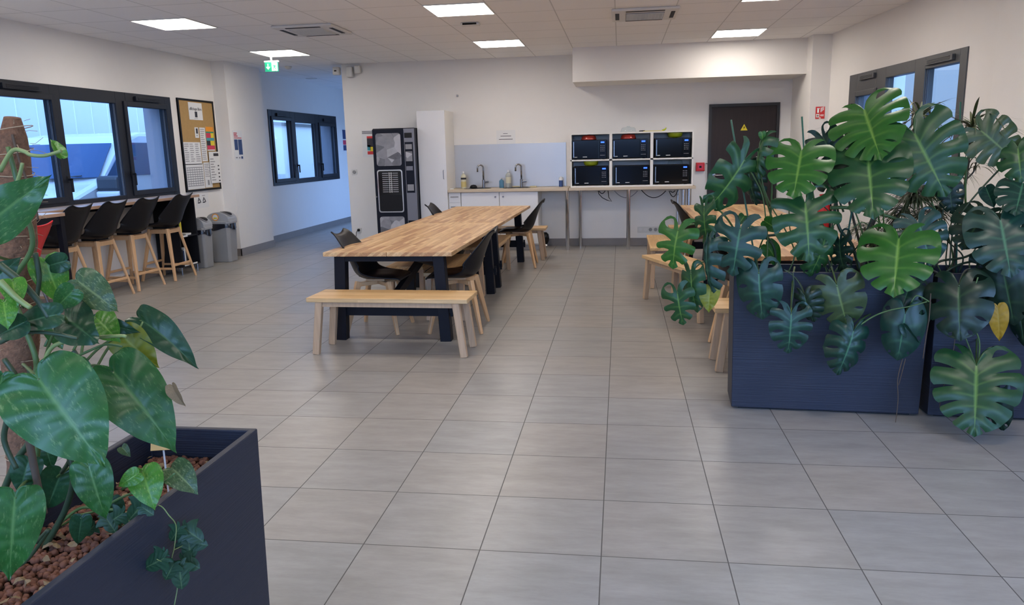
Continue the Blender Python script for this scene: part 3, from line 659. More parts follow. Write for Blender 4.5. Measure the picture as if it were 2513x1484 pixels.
# extinguisher sign on the right pillar front
p0, p1 = onY(2002, 262, 7.92), onY(2023, 291, 7.92)
MPr = Matrix(((1, 0, 0, 0), (0, 1, 0, 7.92), (0, 0, 1, 0), (0, 0, 0, 1)))
t = paper('extinguisher_sign', 'red and white fire extinguisher sign on the right pillar', 'sign', MPr, p0.x, p1.x, p1.z, p0.z, [(.18, .36, .50, .80, 'exit_white'), (.14, .44, .82, .88, 'exit_white'), (.30, .34, .74, .86, 'exit_white'), (.55, .62, .55, .92, 'exit_white'), (.68, .75, .62, .95, 'exit_white'), (.81, .88, .70, .98, 'exit_white'), (.08, .42, .12, .40, 'exit_white'), (.14, .36, .17, .35, 'sign_red'), (.52, .9, .30, .34, 'exit_white'), (.52, .9, .22, .26, 'exit_white'), (.4, .6, .03, .09, 'exit_white')], 'sign_red')
p = onY(1718, 409, 9)
t = thing('fire_alarm', 'red square manual fire alarm call point on the back wall beside the door', 'fire alarm', (p.x, 9, p.z))
B(-.062, .062, -.05, 0, -.062, .062, 'housing', 'alarm_red', t, bevel=.008); B(-.034, .034, -.053, -.048, -.034, .034, 'frame', 'magenta', t); B(-.016, .016, -.056, -.05, -.016, .016, 'button', 'black_matte', t)
p = onY(1733, 402, 9)
t = thing('hanging_key', 'key strip on a black hook beside the red fire alarm', 'key', (p.x, 9, p.z)); MB().tube([(0, 0, .01), (-.01, -.03, .01), (.025, -.035, 0), (.03, -.02, -.02)], .004, 6).build('hook', 'black_matte', t); MB().tube([(0, -.02, 0), (0, -.02, -.2)], .006, 6).build('cord', 'paper', t)
p = onY(870, 422, 9)
t = thing('thermostat', 'small square grey wall dial on the back wall near the corridor', 'switch', (p.x, 9, p.z)); B(-.042, .042, -.012, 0, -.042, .042, 'plate', 'plastic_white', t, bevel=.003)
o = MB().lathe([(.026, 0), (.026, .008), (.022, .012)], (0, 0, 0), 16).build('dial', 'plastic_grey', t, loc=(0, -.012, 0)); o.rotation_euler = (PI / 2, 0, 0)
p = onY(882, 565, 9)
t = thing('wall_socket', 'low wall socket with a black plug left of the vending machine', 'socket', (p.x, 9, p.z)); B(-.04, .04, -.01, 0, -.04, .04, 'plate', 'plastic_white', t, bevel=.003)
o = MB().lathe([(.022, 0), (.02, .03), (.012, .04)], (0, 0, 0), 12).build('plug', 'black_matte', t, loc=(-.006, -.01, .006)); o.rotation_euler = (PI / 2, 0, 0)
MB().tube([(-.006, -.05, .006), (-.03, -.06, -.02), (-.045, -.05, -.1), (-.03, -.05, -.20)], .005, 6).build('cable', 'black_matte', t)
p = onY(1590, 563, 9)
t = thing('socket_strip', 'row of four white wall sockets under the microwave counter', 'socket', (p.x, 9, p.z)); B(-.155, .155, -.010, 0, -.045, .045, 'plate', 'plastic_white', t, bevel=.003)
for k in range(4):
    o = MB().lathe([(.027, 0), (.024, -.001), (.024, .003), (.005, .003)], (0, 0, 0), 14).build('socket_face', 'lamp_frame' if k < 2 else 'plastic_grey', t, loc=(-.112 + k * .075, -.010, 0)); o.rotation_euler = (PI / 2, 0, 0)
# extinguisher against the right wall
t = thing('fire_extinguisher', 'red fire extinguisher on the right wall, glimpsed between the plant leaves', 'fire extinguisher', (2.62, 7.6, .24))
MB().lathe([(.07, 0), (.08, .02), (.08, .42), (.06, .47), (.025, .50)], (0, 0, 0), 20).build('cylinder', 'alarm_red', t, smooth=True)
MB().tube([(0, 0, .5), (0, 0, .54)], .02, 8).build('valve', 'black_matte', t); MB().tube([(0, -.02, .53), (.07, -.06, .5), (.09, -.03, .3), (.085, -.03, .15)], .010, 6).build('hose', 'black_matte', t)
MB().beam((-.05, 0, .56), (.05, 0, .57), .02, .012).build('lever', 'alarm_red', t); B(-.02, .02, .08, .12, .2, .4, 'bracket', 'steel', t)
# ------------------------------------------------------------------ dining tables (local: x across 1.03, y along 2.33)
def make_table(L, name, label, loc, rz, legs_y):
    t = thing(name, label, 'table', loc, rz, group='wooden dining tables with black trestle legs')
    H = .71; th = .032; hw = .515
    for s in (-1, 1):
        o = MB().box(0, L - .003, -hw / 2 + .002, hw / 2 - .002, -th, 0).build('table_top', 'acacia_top', t, bevel=.002, seg=1)
        o.location = (s * hw / 2, 0, H); o.rotation_euler = (0, 0, PI / 2)
    for y in legs_y:
        for s in (-1, 1):
            l = MB().beam((s * .43, y, 0), (s * .395, y, H - th), .088, .082, .088, .082).build('leg', 'black_paint', t, bevel=.003, seg=1)
        MB().box(-.36, .36, y - .035, y + .035, H - th - .045, H - th).build('top_rail', 'black_paint', t)
        b = MB().box(-.385, .385, y - .024, y + .024, .20, .285)
        for s in (-1, 1): b.box(s * .47 - .045, s * .47 + .02, y - .018, y + .018, .222, .262)
        b.build('cross_bar', 'black_paint', t)
        for s in (-1, 1): MB().box(s * .478 - .009, s * .478 + .009, y - .014, y + .014, .196, .292).build('peg', 'black_paint', t)
    a, c = legs_y
    MB().beam((-.035, a, .27), (-.035, c - .25, H - th - .02), .045, .07).build('brace', 'black_paint', t)
    MB().beam((.035, c, .27), (.035, a + .25, H - th - .02), .045, .07).build('brace', 'black_paint', t)
    return t
rzT = .018
T1 = make_table(2.34, 'dining_table', 'long wooden dining table in the centre, its near half behind the front bench', (-1.717, 3.04, 0), rzT, (.08, 2.05))
T2 = make_table(2.34, 'dining_table', 'far half of the central wooden table, ending by the white kitchen units', (-1.717 + .018 * -0 + .042, 5.385, 0), rzT, (.07, 1.93))
T1.location.x = -1.717 - 0; T2.location.x = -1.717 - math.sin(rzT) * 2.345 * -1
T3 = dup(T1, (1.36, 2.75, 0), 0, 'wooden dining table on the right, directly behind the dark planter and leaves')
T4 = dup(T2, (1.34, 5.10, 0), 0, 'far wooden dining table on the right, in front of the dark door')
T1.rotation_euler.z = T2.rotation_euler.z = -.012
T1.location.x, T2.location.x = -1.712, -1.684

# ------------------------------------------------------------------ benches (local: x along 1.18, y depth .35)
def make_bench(label, loc, rz):
    t = thing('bench', label, 'bench', loc, rz, group='light wooden benches')
    MB().box(-.605, .605, -.175, .175, .398, .43).build('seat', 'acacia_bench', t, bevel=.003, seg=1)
    for s in (-1, 1): MB().box(-.51, .51, s * .135 - .012, s * .135 + .012, .36, .398).build('apron', 'acacia_leg', t)
    for sx_ in (-1, 1):
        MB().box(sx_ * .505 - .012, sx_ * .505 + .012, -.13, .13, .36, .398).build('end_rail', 'acacia_leg', t)
        for s in (-1, 1): MB().beam((sx_ * .565, s * .150, 0), (sx_ * .515, s * .142, .398), .05, .042, .052, .046).build('leg', 'acacia_leg', t, bevel=.004, seg=1)
    return t
b0 = make_bench('wooden bench in front of the near end of the central table', (-1.605, 2.80, 0), -.028)
bench = lambda l, x, y, r: dup(b0, (x, y, 0), r, l)
bench('wooden bench across the far end of the central table, by the white cabinets', -1.52, 7.62, 0)
bench('wooden bench under the right side of the near central table', -1.46, 4.38, PI / 2 + .02)
bench('wooden bench under the left side of the near central table', -1.90, 4.75, PI / 2)
bench('wooden bench under the right side of the far central table', -1.45, 6.10, PI / 2)
bench('wooden bench under the left side of the far central table, mostly hidden', -1.93, 6.50, PI / 2)
bench('wooden bench set askew left of the right-hand tables, overlapping the planter leaves', .66, 4.36, -1.19)
bench('wooden bench beside the right-hand table, end-on behind the askew bench', .55, 5.96, PI / 2)
bench('wooden bench across the far end of the right-hand tables', 1.30, 7.56, 0)
bench('wooden bench across the near end of the right-hand tables, behind the planter corner', 1.27, 2.54, .02)

# ------------------------------------------------------------------ shell chairs and stools (front faces +y locally)
def shell(zs, parent, m, sc=1.0):
    prof = [(.235, -.015, .17, 0.0), (.215, .008, .195, .0), (.12, .004, .225, .015), (0, -.008, .238, .045), (-.10, -.008, .240, .085), (-.17, .03, .238, .12), (-.205, .10, .232, .115), (-.235, .19, .222, .075), (-.265, .27, .206, .040), (-.295, .335, .182, .015), (-.318, .362, .160, .0), (-.338, .366, .140, -.004)]
    def cr(a, b, c, d, t): return .5 * ((2 * b) + (c - a) * t + (2 * a - 5 * b + 4 * c - d) * t * t + (-a + 3 * b - 3 * c + d) * t ** 3)
    n = len(prof) - 1
    def ev(t):
        f = t * n; i = min(int(f), n - 1); u = f - i; P = [prof[max(0, min(n, k))] for k in (i - 1, i, i + 1, i + 2)]
        return [cr(P[0][q], P[1][q], P[2][q], P[3][q], u) for q in range(4)]
    def fn(u, v):
        y, z, hw, curl = ev(v); y2, z2, _, _ = ev(min(1, v + .02)); y1, z1, _, _ = ev(max(0, v - .02))
        d = Vector((0, y2 - y1, z2 - z1)); nn = Vector((0, -d.z, d.y)); nn = (-nn if nn.dot(Vector((0, 1, 1))) < 0 else nn).normalized()
        s = u * 2 - 1; e = 1.0
        if v > .93: e = 1 - .0 * (v - .93)
        p = Vector((s * hw, y, zs + z)) + nn * (curl * abs(s) ** 2.2)
        q = max(0, (v - .72) / .28); p.z += .030 * q * abs(s) ** 2.5 - .012 * q * (1 - abs(s) ** 2)
        return p * 1.0
    return MB().grid(fn, 12, 30).build('shell', m, parent, smooth=True, solid=.014, sub=1)
def cushion(zs, parent, m):
    def fn(u, v):
        s = u * 2 - 1; q = v * 2 - 1; r = max(0, 1 - max(abs(s), abs(q)) ** 4)
        x = s * math.sqrt(1 - .42 * q * q) * .205; y = q * math.sqrt(1 - .42 * s * s) * .19 + .03
        return Vector((x, y, zs + .003 + .028 * r + .03 * (x / .2) ** 2 * .6))
    return MB().grid(fn, 12, 12).build('cushion', m, parent, smooth=True)
def make_chair(label, loc, rz):
    t = thing('shell_chair', label, 'chair', loc, rz, group='black shell chairs with wooden legs')
    shell(.455, t, 'black_shell'); cushion(.455, t, 'black_shell')
    for sx_ in (-1, 1):
        for sy in (-1, 1): MB().beam((sx_ * .235, sy * .215 - .01, 0), (sx_ * .135, sy * .125 - .01, .425), .026, .026, .05, .036, side=(sx_, sy, 0)).build('leg', 'beech', t, bevel=.004, seg=1)
    mb = MB(); mb.beam((-.14, -.135, .405), (.14, .115, .405), .034, .034, side=(0, 0, 1)); mb.beam((.14, -.135, .402), (-.14, .115, .402), .034, .034, side=(0, 0, 1)); mb.box(-.08, .08, -.09, .07, .42, .442)
    mb.build('under_frame', 'beech', t, bevel=.003, seg=1)
    return t
c0 = make_chair('black shell chair at the left side of the central table, near end', (-1.93, 3.50, 0), -PI / 2)
chair = lambda l, x, y, r: dup(c0, (x, y, 0), r, l)
chair('black shell chair at the right side of the central table, near end', -1.28, 3.55, PI / 2 + .05)
chair('black shell chair at the right side of the central table, far end', -1.22, 7.00, PI / 2 + .05)
chair('black shell chair left of the central table, only the back showing near the cabinets', -1.93, 6.55, -PI / 2)
chair('black shell chair facing right at the far right-hand table', 1.0, 6.50, -PI / 2 + .05)
chair('black shell chair partly hidden by the planter, at the near right-hand table', 1.02, 3.3, -PI / 2 - .3)

def make_stool(label, loc, rz):
    t = thing('bar_stool', label, 'bar stool', loc, rz, group='black bar stools at the window counter')
    Z = .655
    shell(Z, t, 'black_shell'); cushion(Z, t, 'black_shell')
    P = {}
    for sx_ in (-1, 1):
        for sy in (-1, 1):
            f = Vector((sx_ * .225, sy * .215, 0)); h = Vector((sx_ * .115, sy * .115, Z - .035)); P[sx_, sy] = (f, h)
            if sy < 0 and sx_ > 0: MB().tube([f, h], [.014, .019], 10).build('leg', 'beech', t)
            else: MB().beam(f, h, .028, .028, .055, .03, side=(sx_, 0, 0)).build('leg', 'beech', t, bevel=.004, seg=1)
    at_ = lambda k, q: P[k][0].lerp(P[k][1], q)
    for a, b, q in (((-1, -1), (1, -1), .30), ((-1, 1), (1, 1), .33), ((-1, -1), (-1, 1), .24), ((1, -1), (1, 1), .24)):
        MB().beam(at_(a, q), at_(b, q), .026, .022, side=(0, 0, 1)).build('footrest', 'beech', t, bevel=.003, seg=1)
    mb = MB(); z = Z - .05
    for a, b in (((-1, -1), (1, -1)), ((-1, 1), (1, 1)), ((-1, -1), (-1, 1)), ((1, -1), (1, 1))): mb.beam(at_(a, .95), at_(b, .95), .045, .024, side=(0, 0, 1))
    mb.build('under_frame', 'beech', t); B(-.09, .09, -.09, .09, Z - .035, Z - .012, 'mount_plate', 'black_matte', t)
    return t
s0 = make_stool('black bar stool at the counter end, beside the black bookcase', (-5.45, 6.03, 0), PI / 2)
st = lambda l, y, r=0, x=-5.47: dup(s0, (x, y, 0), PI / 2 + r, l)
st('black bar stool second from the bookcase', 5.38, -.06)
st('black bar stool third from the bookcase', 4.80, -.05)
st('black bar stool behind the leg of the high table', 4.22, .0, -5.45)
# red stool
t = thing('bar_stool', 'red bar stool tucked under the high table behind the coir pole', 'bar stool', (-5.22, 3.37, 0), PI / 2)
shell(.56, t, 'red_shell')
for sx_ in (-1, 1):
    for sy in (-1, 1): MB().tube([(sx_ * .2, sy * .19, 0), (sx_ * .11, sy * .11, .54)], [.012, .016], 8).build('leg', 'steel', t)

# ------------------------------------------------------------------ window counter, high table, bookcase, bins
t = thing('window_counter', 'long wood-edged counter under the left window', 'counter', (XL, 3.9, 0))
MB().box(.002, .42, 0, 2.74, .958, .99).build('worktop', 'oak_edge', t, bevel=.002, seg=1)
MB().box(.003, .419, .001, 2.739, .99, .9915).build('top_laminate', 'oak_top', t)
MB().box(.02, .05, .02, 2.2, .90, .958).build('wall_rail', 'black_paint', t)
t = thing('high_table', 'high table with pale top and black metal legs at the left edge', 'table', (-5.36, 3.20, 0))
MB().box(-.33, .33, -.66, .66, .955, .985).build('table_top', 'oak_edge', t, bevel=.002, seg=1); MB().box(-.329, .329, -.659, .659, .985, .9865).build('top_laminate', 'white_laminate', t)
for sx_ in (-1, 1):
    for sy in (-1, 1): MB().box(sx_ * .30 - .025, sx_ * .30 + .025, sy * .62 - .025, sy * .62 + .025, 0, .955).build('leg', 'black_paint', t)
mb = MB(); 
for sx_ in (-1, 1): mb.box(sx_ * .30 - .02, sx_ * .30 + .02, -.595, .595, .885, .955)
for sy in (-1, 1): mb.box(-.275, .275, sy * .62 - .02, sy * .62 + .02, .885, .955)
mb.build('frame', 'black_paint', t)
# bookcase carrying the counter end: open side faces the room
t = thing('bookcase', 'black open bookcase on metal feet under the end of the counter', 'bookcase', (-5.70, 6.22, 0))
mb = MB(); mb.box(0, .32, 0, .018, .10, .957); mb.box(0, .32, .40, .418, .10, .957); mb.box(0, .014, .018, .40, .10, .957); mb.build('carcass', 'black_matte', t)
for z in (.10, .47, .94): B(.014, .318, .018, .40, z, z + .017, 'shelf', 'black_matte', t)
for x in (.03, .29):
    for y in (.03, .388): MB().tube([(x, y, 0), (x, y, .10)], .011, 8).build('foot', 'steel', t)
mb = MB(); mb.box(.319, .322, .05, .15, .11, .13); mb.box(.319, .322, .24, .34, .11, .13); mb.box(.319, .322, .04, .18, .475, .495); mb.build('shelf_label', 'paper', t)
for k in range(2):
    o = B(-5.60, -5.40, 6.26 + k * .034, 6.288 + k * .034, .4875, .80 - k * .012, 'binder', 'yellow' if k else 'lid_green', bevel=.003)
    tag(o, 'yellow upright folder in the upper bookcase compartment' if k else 'olive folder beside the yellow one in the bookcase', 'folder')
for k in range(5):
    o = B(-5.60, -5.41, 6.26 + k * .028, 6.281 + k * .028, .1175, .34 - (k % 3) * .02, 'book', ('ink_grey', 'black_matte', 'navy', 'paper', 'ink')[k], bevel=.002)
    tag(o, 'dark upright book in the lower compartment of the black bookcase', 'book', 'books in the lower bookcase compartment')
    if k == 3: o['label'] = 'pale upright book in the lower compartment of the black bookcase'; del o['group']
B(-5.55, -5.40, 6.40, 6.52, .4875, .51, 'cup_stack', 'paper'); tag(bpy.data.objects['cup_stack'], 'small white stack of papers on the bookcase middle shelf', 'papers')
bpy.data.objects['cup_stack'].name = 'paper_stack'

def make_bin(label, loc, w, d, h, sticker):
    t = thing('waste_bin', label, 'waste bin', loc)
    hb = h - .14
    def ring(z, sx_, sy_): return [(sx_ * a * c, sy_ * b_ * c2, z) for a, b_, c, c2 in ((-1, -1, 1, .75), (-1, -1, .75, 1), (1, -1, .75, 1), (1, -1, 1, .75), (1, 1, 1, .75), (1, 1, .75, 1), (-1, 1, .75, 1), (-1, 1, 1, .75))]
    def loft(zs, name, m, **k):
        mb = MB(); R = [[mb.bm.verts.new(p) for p in ring(z, a, b_)] for z, a, b_ in zs]
        for i in range(len(R) - 1):
            for j in range(8): mb.bm.faces.new((R[i][j], R[i][(j + 1) % 8], R[i + 1][(j + 1) % 8], R[i + 1][j]))
        mb.bm.faces.new(R[0][::-1]); mb.bm.faces.new(R[-1]); return mb.build(name, m, t, **k)
    W, D = w / 2, d / 2
    loft([(0, W * .80, D * .80), (.02, W * .82, D * .82), (hb, W * .94, D * .94)], 'body', 'plastic_grey', bevel=.006, seg=1)
    # bag collar
    r = random.Random(3); mb = MB()
    def fb(u, v):
        a = u * 2 * PI; rx, ry = W * (1.0 + .03 * v + .05 * v * math.sin(9 * a)), D * (1.0 + .03 * v + .05 * v * math.cos(7 * a))
        c, s = math.cos(a), math.sin(a); n = 4; k = (abs(c) ** n + abs(s) ** n) ** (-1 / n)
        return (rx * c * k * .97, ry * s * k * .97, hb + .012 - v * (.085 + .02 * math.sin(3 * a + 1)))
    mb.grid(fb, 48, 4).build('bag', 'bin_bag', t, smooth=True)
    loft([(hb, W, D), (hb + .03, W * 1.01, D * 1.01), (hb + .035, W * .97, D * .97)], 'lid_rim', 'plastic_lid', bevel=.004, seg=1)
    # domed lid with an oval opening on each side, domed across x
    mb = MB()
    def fd(u, v):
        a = PI * u; x = -W * .95 * math.cos(a); z = hb + .034 + .125 * math.sin(a) ** .8; y = (v * 2 - 1) * D * .93 * (1 - .12 * math.sin(a))
        return (x, y, z)
    mb.grid(fd, 16, 6)
    for s in (0, 1):
        pts = [fd(k / 16, s) for k in range(17)]; mb.bm.faces.new([mb.bm.verts.new(p) for p in pts])
    l = mb.build('lid', 'plastic_lid', t, smooth=False)
    def fo(u, v, rr):
        a = u * 2 * PI; uu = .68 + rr * .19 * math.cos(a) * 1.0; vv = .5 + rr * .36 * math.sin(a); p = fd(uu, vv); return (p[0] + .004, p[1], p[2] + .004)
    MB().grid(lambda u, v: fo(u, v, v * .86), 24, 4).build('opening', 'black_matte', l, smooth=True)
    MB().grid(lambda u, v: tuple(Vector(fo(u, v, .86 + .18 * v)) + Vector((0, 0, .006))), 24, 2).build('opening_rim', 'plastic_lid', l, smooth=True)
    if sticker:
        o = MB().lathe([(.05, 0), (.05, .003)], (0, 0, 0), 24).build('sticker_ring', 'orange', l, loc=(-.02, -D * .93 + .0, hb + .095)); o.rotation_euler = (PI / 2 - .0, 0, 0)
        o2 = MB().lathe([(.038, 0), (.038, .0045)], (0, 0, 0), 24).build('sticker_face', 'paper', l, loc=(-.02, -D * .93 + .0, hb + .095)); o2.rotation_euler = (PI / 2, 0, 0)
        MB().box(-.045, .005, -D * .93 - .0055, -D * .93 - .0045, hb + .07, hb + .092).build('sticker_drawing', 'yellow', l)
    return t
make_bin('larger grey waste bin with an orange round sticker, beside the pillar', (-5.49, 7.47, 0), .35, .27, .68, True)
make_bin('smaller grey waste bin between the bookcase and the larger bin', (-5.52, 6.93, 0), .27, .25, .65, False)

# ------------------------------------------------------------------ vending machine, tall cabinet, kitchen
VX0, VX1, VY0, VY1, VH = -3.475, -2.86, 8.24, 8.93, 1.80
t = thing('vending_machine', 'black and silver hot drinks vending machine beside the tall white cabinet', 'vending machine', ((VX0 + VX1) / 2, (VY0 + VY1) / 2, 0))
hw = (VX1 - VX0) / 2; hd = (VY1 - VY0) / 2; F = -hd
B(-hw, hw, -hd + .03, hd, .05, VH, 'cabinet', 'vend_black', t, bevel=.006)
for x in (-hw + .05, hw - .05):
    for y in (-hd + .1, hd - .06): MB().tube([(x, y, 0), (x, y, .05)], .02, 10).build('foot', 'black_matte', t)
xs = hw - .615 * .245   # split between door and silver column
dr = B(-hw, xs, F - .01, F + .03, .06, VH - .01, 'door', 'vend_black', t, bevel=.012)
def crumple():
    m = mat('crumpled_print', (.5, .5, .5), .3); tt = m.node_tree; b = tt.nodes['Principled BSDF']
    co = N(tt, 'ShaderNodeTexCoord'); v = N(tt, 'ShaderNodeTexVoronoi'); v.inputs['Scale'].default_value = 9; tt.links.new(co.outputs['Object'], v.inputs[0])
    n = N(tt, 'ShaderNodeTexNoise'); n.inputs['Scale'].default_value = 14; n.inputs['Detail'].default_value = 6; tt.links.new(co.outputs['Object'], n.inputs[0])
    s = N(tt, 'ShaderNodeSeparateColor'); tt.links.new(v.outputs['Color'], s.inputs[0])
    f = math_(tt, 'ADD', math_(tt, 'MULTIPLY', s.outputs[0], .75), math_(tt, 'MULTIPLY', n.outputs['Fac'], .3))
    c = mixc(tt, f, (0.02, 0.022, 0.035), (0.5, 0.5, 0.54)); tt.links.new(c, b.inputs['Base Color'])
crumple()
dw = xs + hw; cx_ = (-hw + xs) / 2
def rrect(x0, x1, z0, z1, r, y, d, n=5):
    pts = []
    for cx, cz, a0 in ((x1 - r, z1 - r, 0), (x0 + r, z1 - r, PI / 2), (x0 + r, z0 + r, PI), (x1 - r, z0 + r, 1.5 * PI)):
        for k in range(n + 1): a = a0 + k * PI / 2 / n; pts.append((cx + r * math.cos(a), y, cz + r * math.sin(a)))
    return MB().poly(pts, (0, d, 0))
a0, a1 = -hw + .05, xs - .045
rrect(a0, a1, 1.27, 1.73, .035, F - .010, -.006).build('picture_panel', 'crumpled_print', dr)
rrect(a0, a1, .16, .54, .035, F - .010, -.006).build('picture_panel', 'crumpled_print', dr)
rrect(a0 - .005, a1 + .005, .60, 1.215, .035, F - .010, -.010).build('panel_frame', 'chrome', dr)
kp = rrect(a0 + .012, a1 - .012, .617, 1.198, .028, F - .020, -.003).build('selection_panel', 'black_gloss', dr)
mb2 = MB()
mb = MB()
for k in range(10):
    z = 1.165 - k * .0295
    for s in (-1, 1):
        x = cx_ + .01 + s * .015; n = 12
        o_ = [mb.bm.verts.new((x + .0115 * math.cos(2 * PI * q / n), F - .0245, z + .0115 * math.sin(2 * PI * q / n))) for q in range(n)]
        i_ = [mb.bm.verts.new((x + .0060 * math.cos(2 * PI * q / n), F - .0245, z + .0060 * math.sin(2 * PI * q / n))) for q in range(n)]
        for q in range(n): mb.bm.faces.new((o_[q], o_[(q + 1) % n], i_[(q + 1) % n], i_[q]))
        mb2.box(x + (.02 if s > 0 else -.105), x + (.10 if s > 0 else -.02), F - .0245, F - .023, z - .006, z + .006)
mb.build('button', 'paper', kp, solid=.001); mb2.build('drink_label', 'ink_grey', kp)
rrect(a0 + .02, a1 - .02, .63, .85, .02, F - .023, -.0015).build('cup_bay', 'black_matte', kp)
MB().lathe([(.014, 0), (.012, .008)], (0, 0, 0), 12).build('lock', 'steel', dr, loc=(-hw + .02, F - .01, .83)).rotation_euler = (PI / 2, 0, 0)
sp = B(xs, hw, F - .004, F + .03, .06, VH - .01, 'side_column', 'vend_silver', t, bevel=.004)
x0, x1 = xs + .012, hw - .018
B(x0, x1 - .01, F - .008, F - .003, 1.66, 1.73, 'display', 'black_gloss', sp); B(x0, x1, F - .008, F - .003, .88, 1.60, 'control_plate', 'vend_black', sp)
B(x0 + .01, x1 - .015, F - .011, F - .008, 1.50, 1.57, 'card_reader', 'ink_grey', sp); B(x0 + .01, x1 - .015, F - .0115, F - .008, 1.33, 1.47, 'picture', 'crumpled_print', sp)
B(x0 + .01, x1 - .015, F - .018, F - .008, 1.20, 1.26, 'coin_slot', 'vend_silver', sp); B(x0 + .012, x1 - .015, F - .0105, F - .008, .91, 1.0, 'notice', 'ink_grey', sp)
B(x0, x1, F - .012, F - .003, .33, .48, 'coin_return', 'vend_black', sp); o = MB().lathe([(.035, 0), (.035, .004), (.026, .004)], (0, 0, 0), 18).build('return_cup', 'black_gloss', sp, loc=((x0 + x1) / 2, F - .012, .405)); o.rotation_euler = (PI / 2, 0, 0)

t = thing('tall_cabinet', 'tall narrow white cupboard between vending machine and sinks', 'cabinet', (-2.645, 8.7, 0))
B(-.205, .205, -.28, .29, .06, 2.035, 'carcass', 'white_shelf', t); d = B(-.205, .205, -.30, -.281, .10, 2.035, 'door', 'white_laminate', t, bevel=.002)
MB().tube([(.165, -.30, 1.06), (.165, -.335, 1.065), (.165, -.335, 1.185), (.165, -.30, 1.19)], .005, 8).build('handle', 'steel', d); B(-.205, .205, -.24, .29, 0, .06, 'plinth', 'white_shelf', t)

t = thing('sink_counter', 'pale wood worktop with two sinks along the back wall', 'worktop', (-1.56, 8.72, 0))
mb = MB(); mb.box(-.88, .885, -.30, .275, .862, .90); mb.build('worktop', 'worktop', t, bevel=.002, seg=1)
for x in (.76,): 
    for y in (-.22,): MB().tube([(x + .105, y, 0), (x + .105, y, .862)], .03, 16).build('leg', 'chrome', t)
mb = MB()
for kx in (-2.03, -1.44):
    x = kx + 1.56 - .02
    s = MB().lathe([(.205, 0), (.21, .006), (.19, .007), (.175, -.02), (.15, -.028), (.02, -.03)], (0, 0, 0), 28, 1, .8).build('sink', 'steel', t, loc=(x, 0, .90), smooth=True)
def faucet(x):
    f = thing('faucet', 'curved steel tap over the %s sink' % ('left' if x < -1.7 else 'right'), 'tap', (x, 8.76, .9055), group=None)
    MB().lathe([(.026, 0), (.026, .005), (.022, .008), (.022, .12), (.014, .125)], (0, 0, 0), 16).build('body', 'steel', f, smooth=False)
    pts = [(0, 0, .12), (0, 0, .27)] + [(-.04 * (1 - math.cos(a)), -.02 * (1 - math.cos(a)), .30 + .04 * math.sin(a)) for a in [PI * k / 8 for k in range(9)]] + [(-.08, -.04, .24)]
    MB().tube(pts, .0125, 10).build('spout', 'steel', f, smooth=True); MB().tube([(.015, 0, .085), (.075, 0, .09)], .014, 10).build('lever', 'steel', f)
fx = [onY(1187, 455, 8.76).x, onY(1280, 455, 8.76).x]; faucet(fx[0]); faucet(fx[1])

# cabinets under the worktop
t = thing('drawer_unit', 'narrow white drawer unit at the left end of the sink counter', 'cabinet', (-2.345, 8.75, 0)); B(-.09, .09, -.28, .24, .08, .861, 'carcass', 'white_shelf', t)
for z0_, z1_ in ((.715, .857), (.42, .712), (.10, .417)):
    d = B(-.088, .088, -.30, -.281, z0_, z1_, 'drawer', 'white_laminate', t); MB().tube([(-.06, -.315, z1_ - .06), (.06, -.315, z1_ - .06)], .005, 8).build('handle', 'steel', d)
B(-.09, .09, -.24, .24, 0, .08, 'plinth', 'white_shelf', t)
for k, (x0, x1, lb) in enumerate(((-2.248, -1.683, 'left white sink cabinet under the worktop'), (-1.678, -1.115, 'right white sink cabinet under the worktop, beside the free legroom'))):
    t = thing('sink_cabinet', lb, 'cabinet', ((x0 + x1) / 2, 8.75, 0)); w_ = (x1 - x0) / 2
    B(-w_, w_, -.28, .24, .08, .861, 'carcass', 'white_shelf', t); d = B(-w_ + .002, w_ - .002, -.30, -.281, .10, .857, 'door', 'white_laminate', t, bevel=.002)
    o = MB().lathe([(.011, 0), (.013, .018), (.011, .022)], (0, 0, 0), 12).build('knob', 'steel', d, loc=((w_ - .055) * (1 if k == 0 else -1), -.30, .79)); o.rotation_euler = (PI / 2, 0, 0)
    B(-w_, w_, -.24, .24, 0, .08, 'plinth', 'alu_panel', t)
a, b = onY(1109, 354, 8.996), onY(1389, 352, 8.996)
o = MB().box(a.x, b.x, 8.988, 8.999, .905, 1.545).build('splashback', 'alu_panel'); tag(o, 'brushed metal splashback panel behind the two sinks', 'splashback')

t = thing('microwave_counter', 'pale wood worktop on chrome legs carrying the microwave shelves', 'worktop', (.21, 8.72, 0))
B(-.878, .90, -.30, .275, .862, .90, 'worktop', 'worktop', t, bevel=.002)
for px_, y_ in ((1424, 8.93), (1542, 8.52), (1663, 8.93), (1690, 8.52), (1676, 8.75)):
    x = onY(px_, 540, y_).x - .21; MB().tube([(x, y_ - 8.72, 0), (x, y_ - 8.72, .862)], .029, 16).build('leg', 'chrome', t)
for x0_, x1_ in ((-.28, .02), (.50, .80)):
    pw = B(x0_, x1_, .0, .06, .835, .862, 'power_strip', 'plastic_white', t)
def cable(pts, label):
    o = MB().tube(pts, .0055, 6).build('power_cable', 'black_matte'); tag(o, label, 'cable'); return o
def sag(p0, p1, d, n=14):
    a, b = onY(*p0, 8.74), onY(*p1, 8.74); return [a.lerp(b, k / n) - Vector((0, 0, d * 4 * (k / n) * (1 - k / n))) for k in range(n + 1)]
cable(sag((1574, 466), (1634, 468), .105), 'long black cable looping under the microwave counter, centre right')
cable(sag((1642, 468), (1664, 466), .09), 'short black cable loop under the right end of the microwave counter')
cable(sag((1645, 468), (1657, 467), .025), 'smallest black cable loop under the right end of the microwave counter')
cable(sag((1470, 468), (1485, 468), .04), 'small black cable loop under the left microwave')
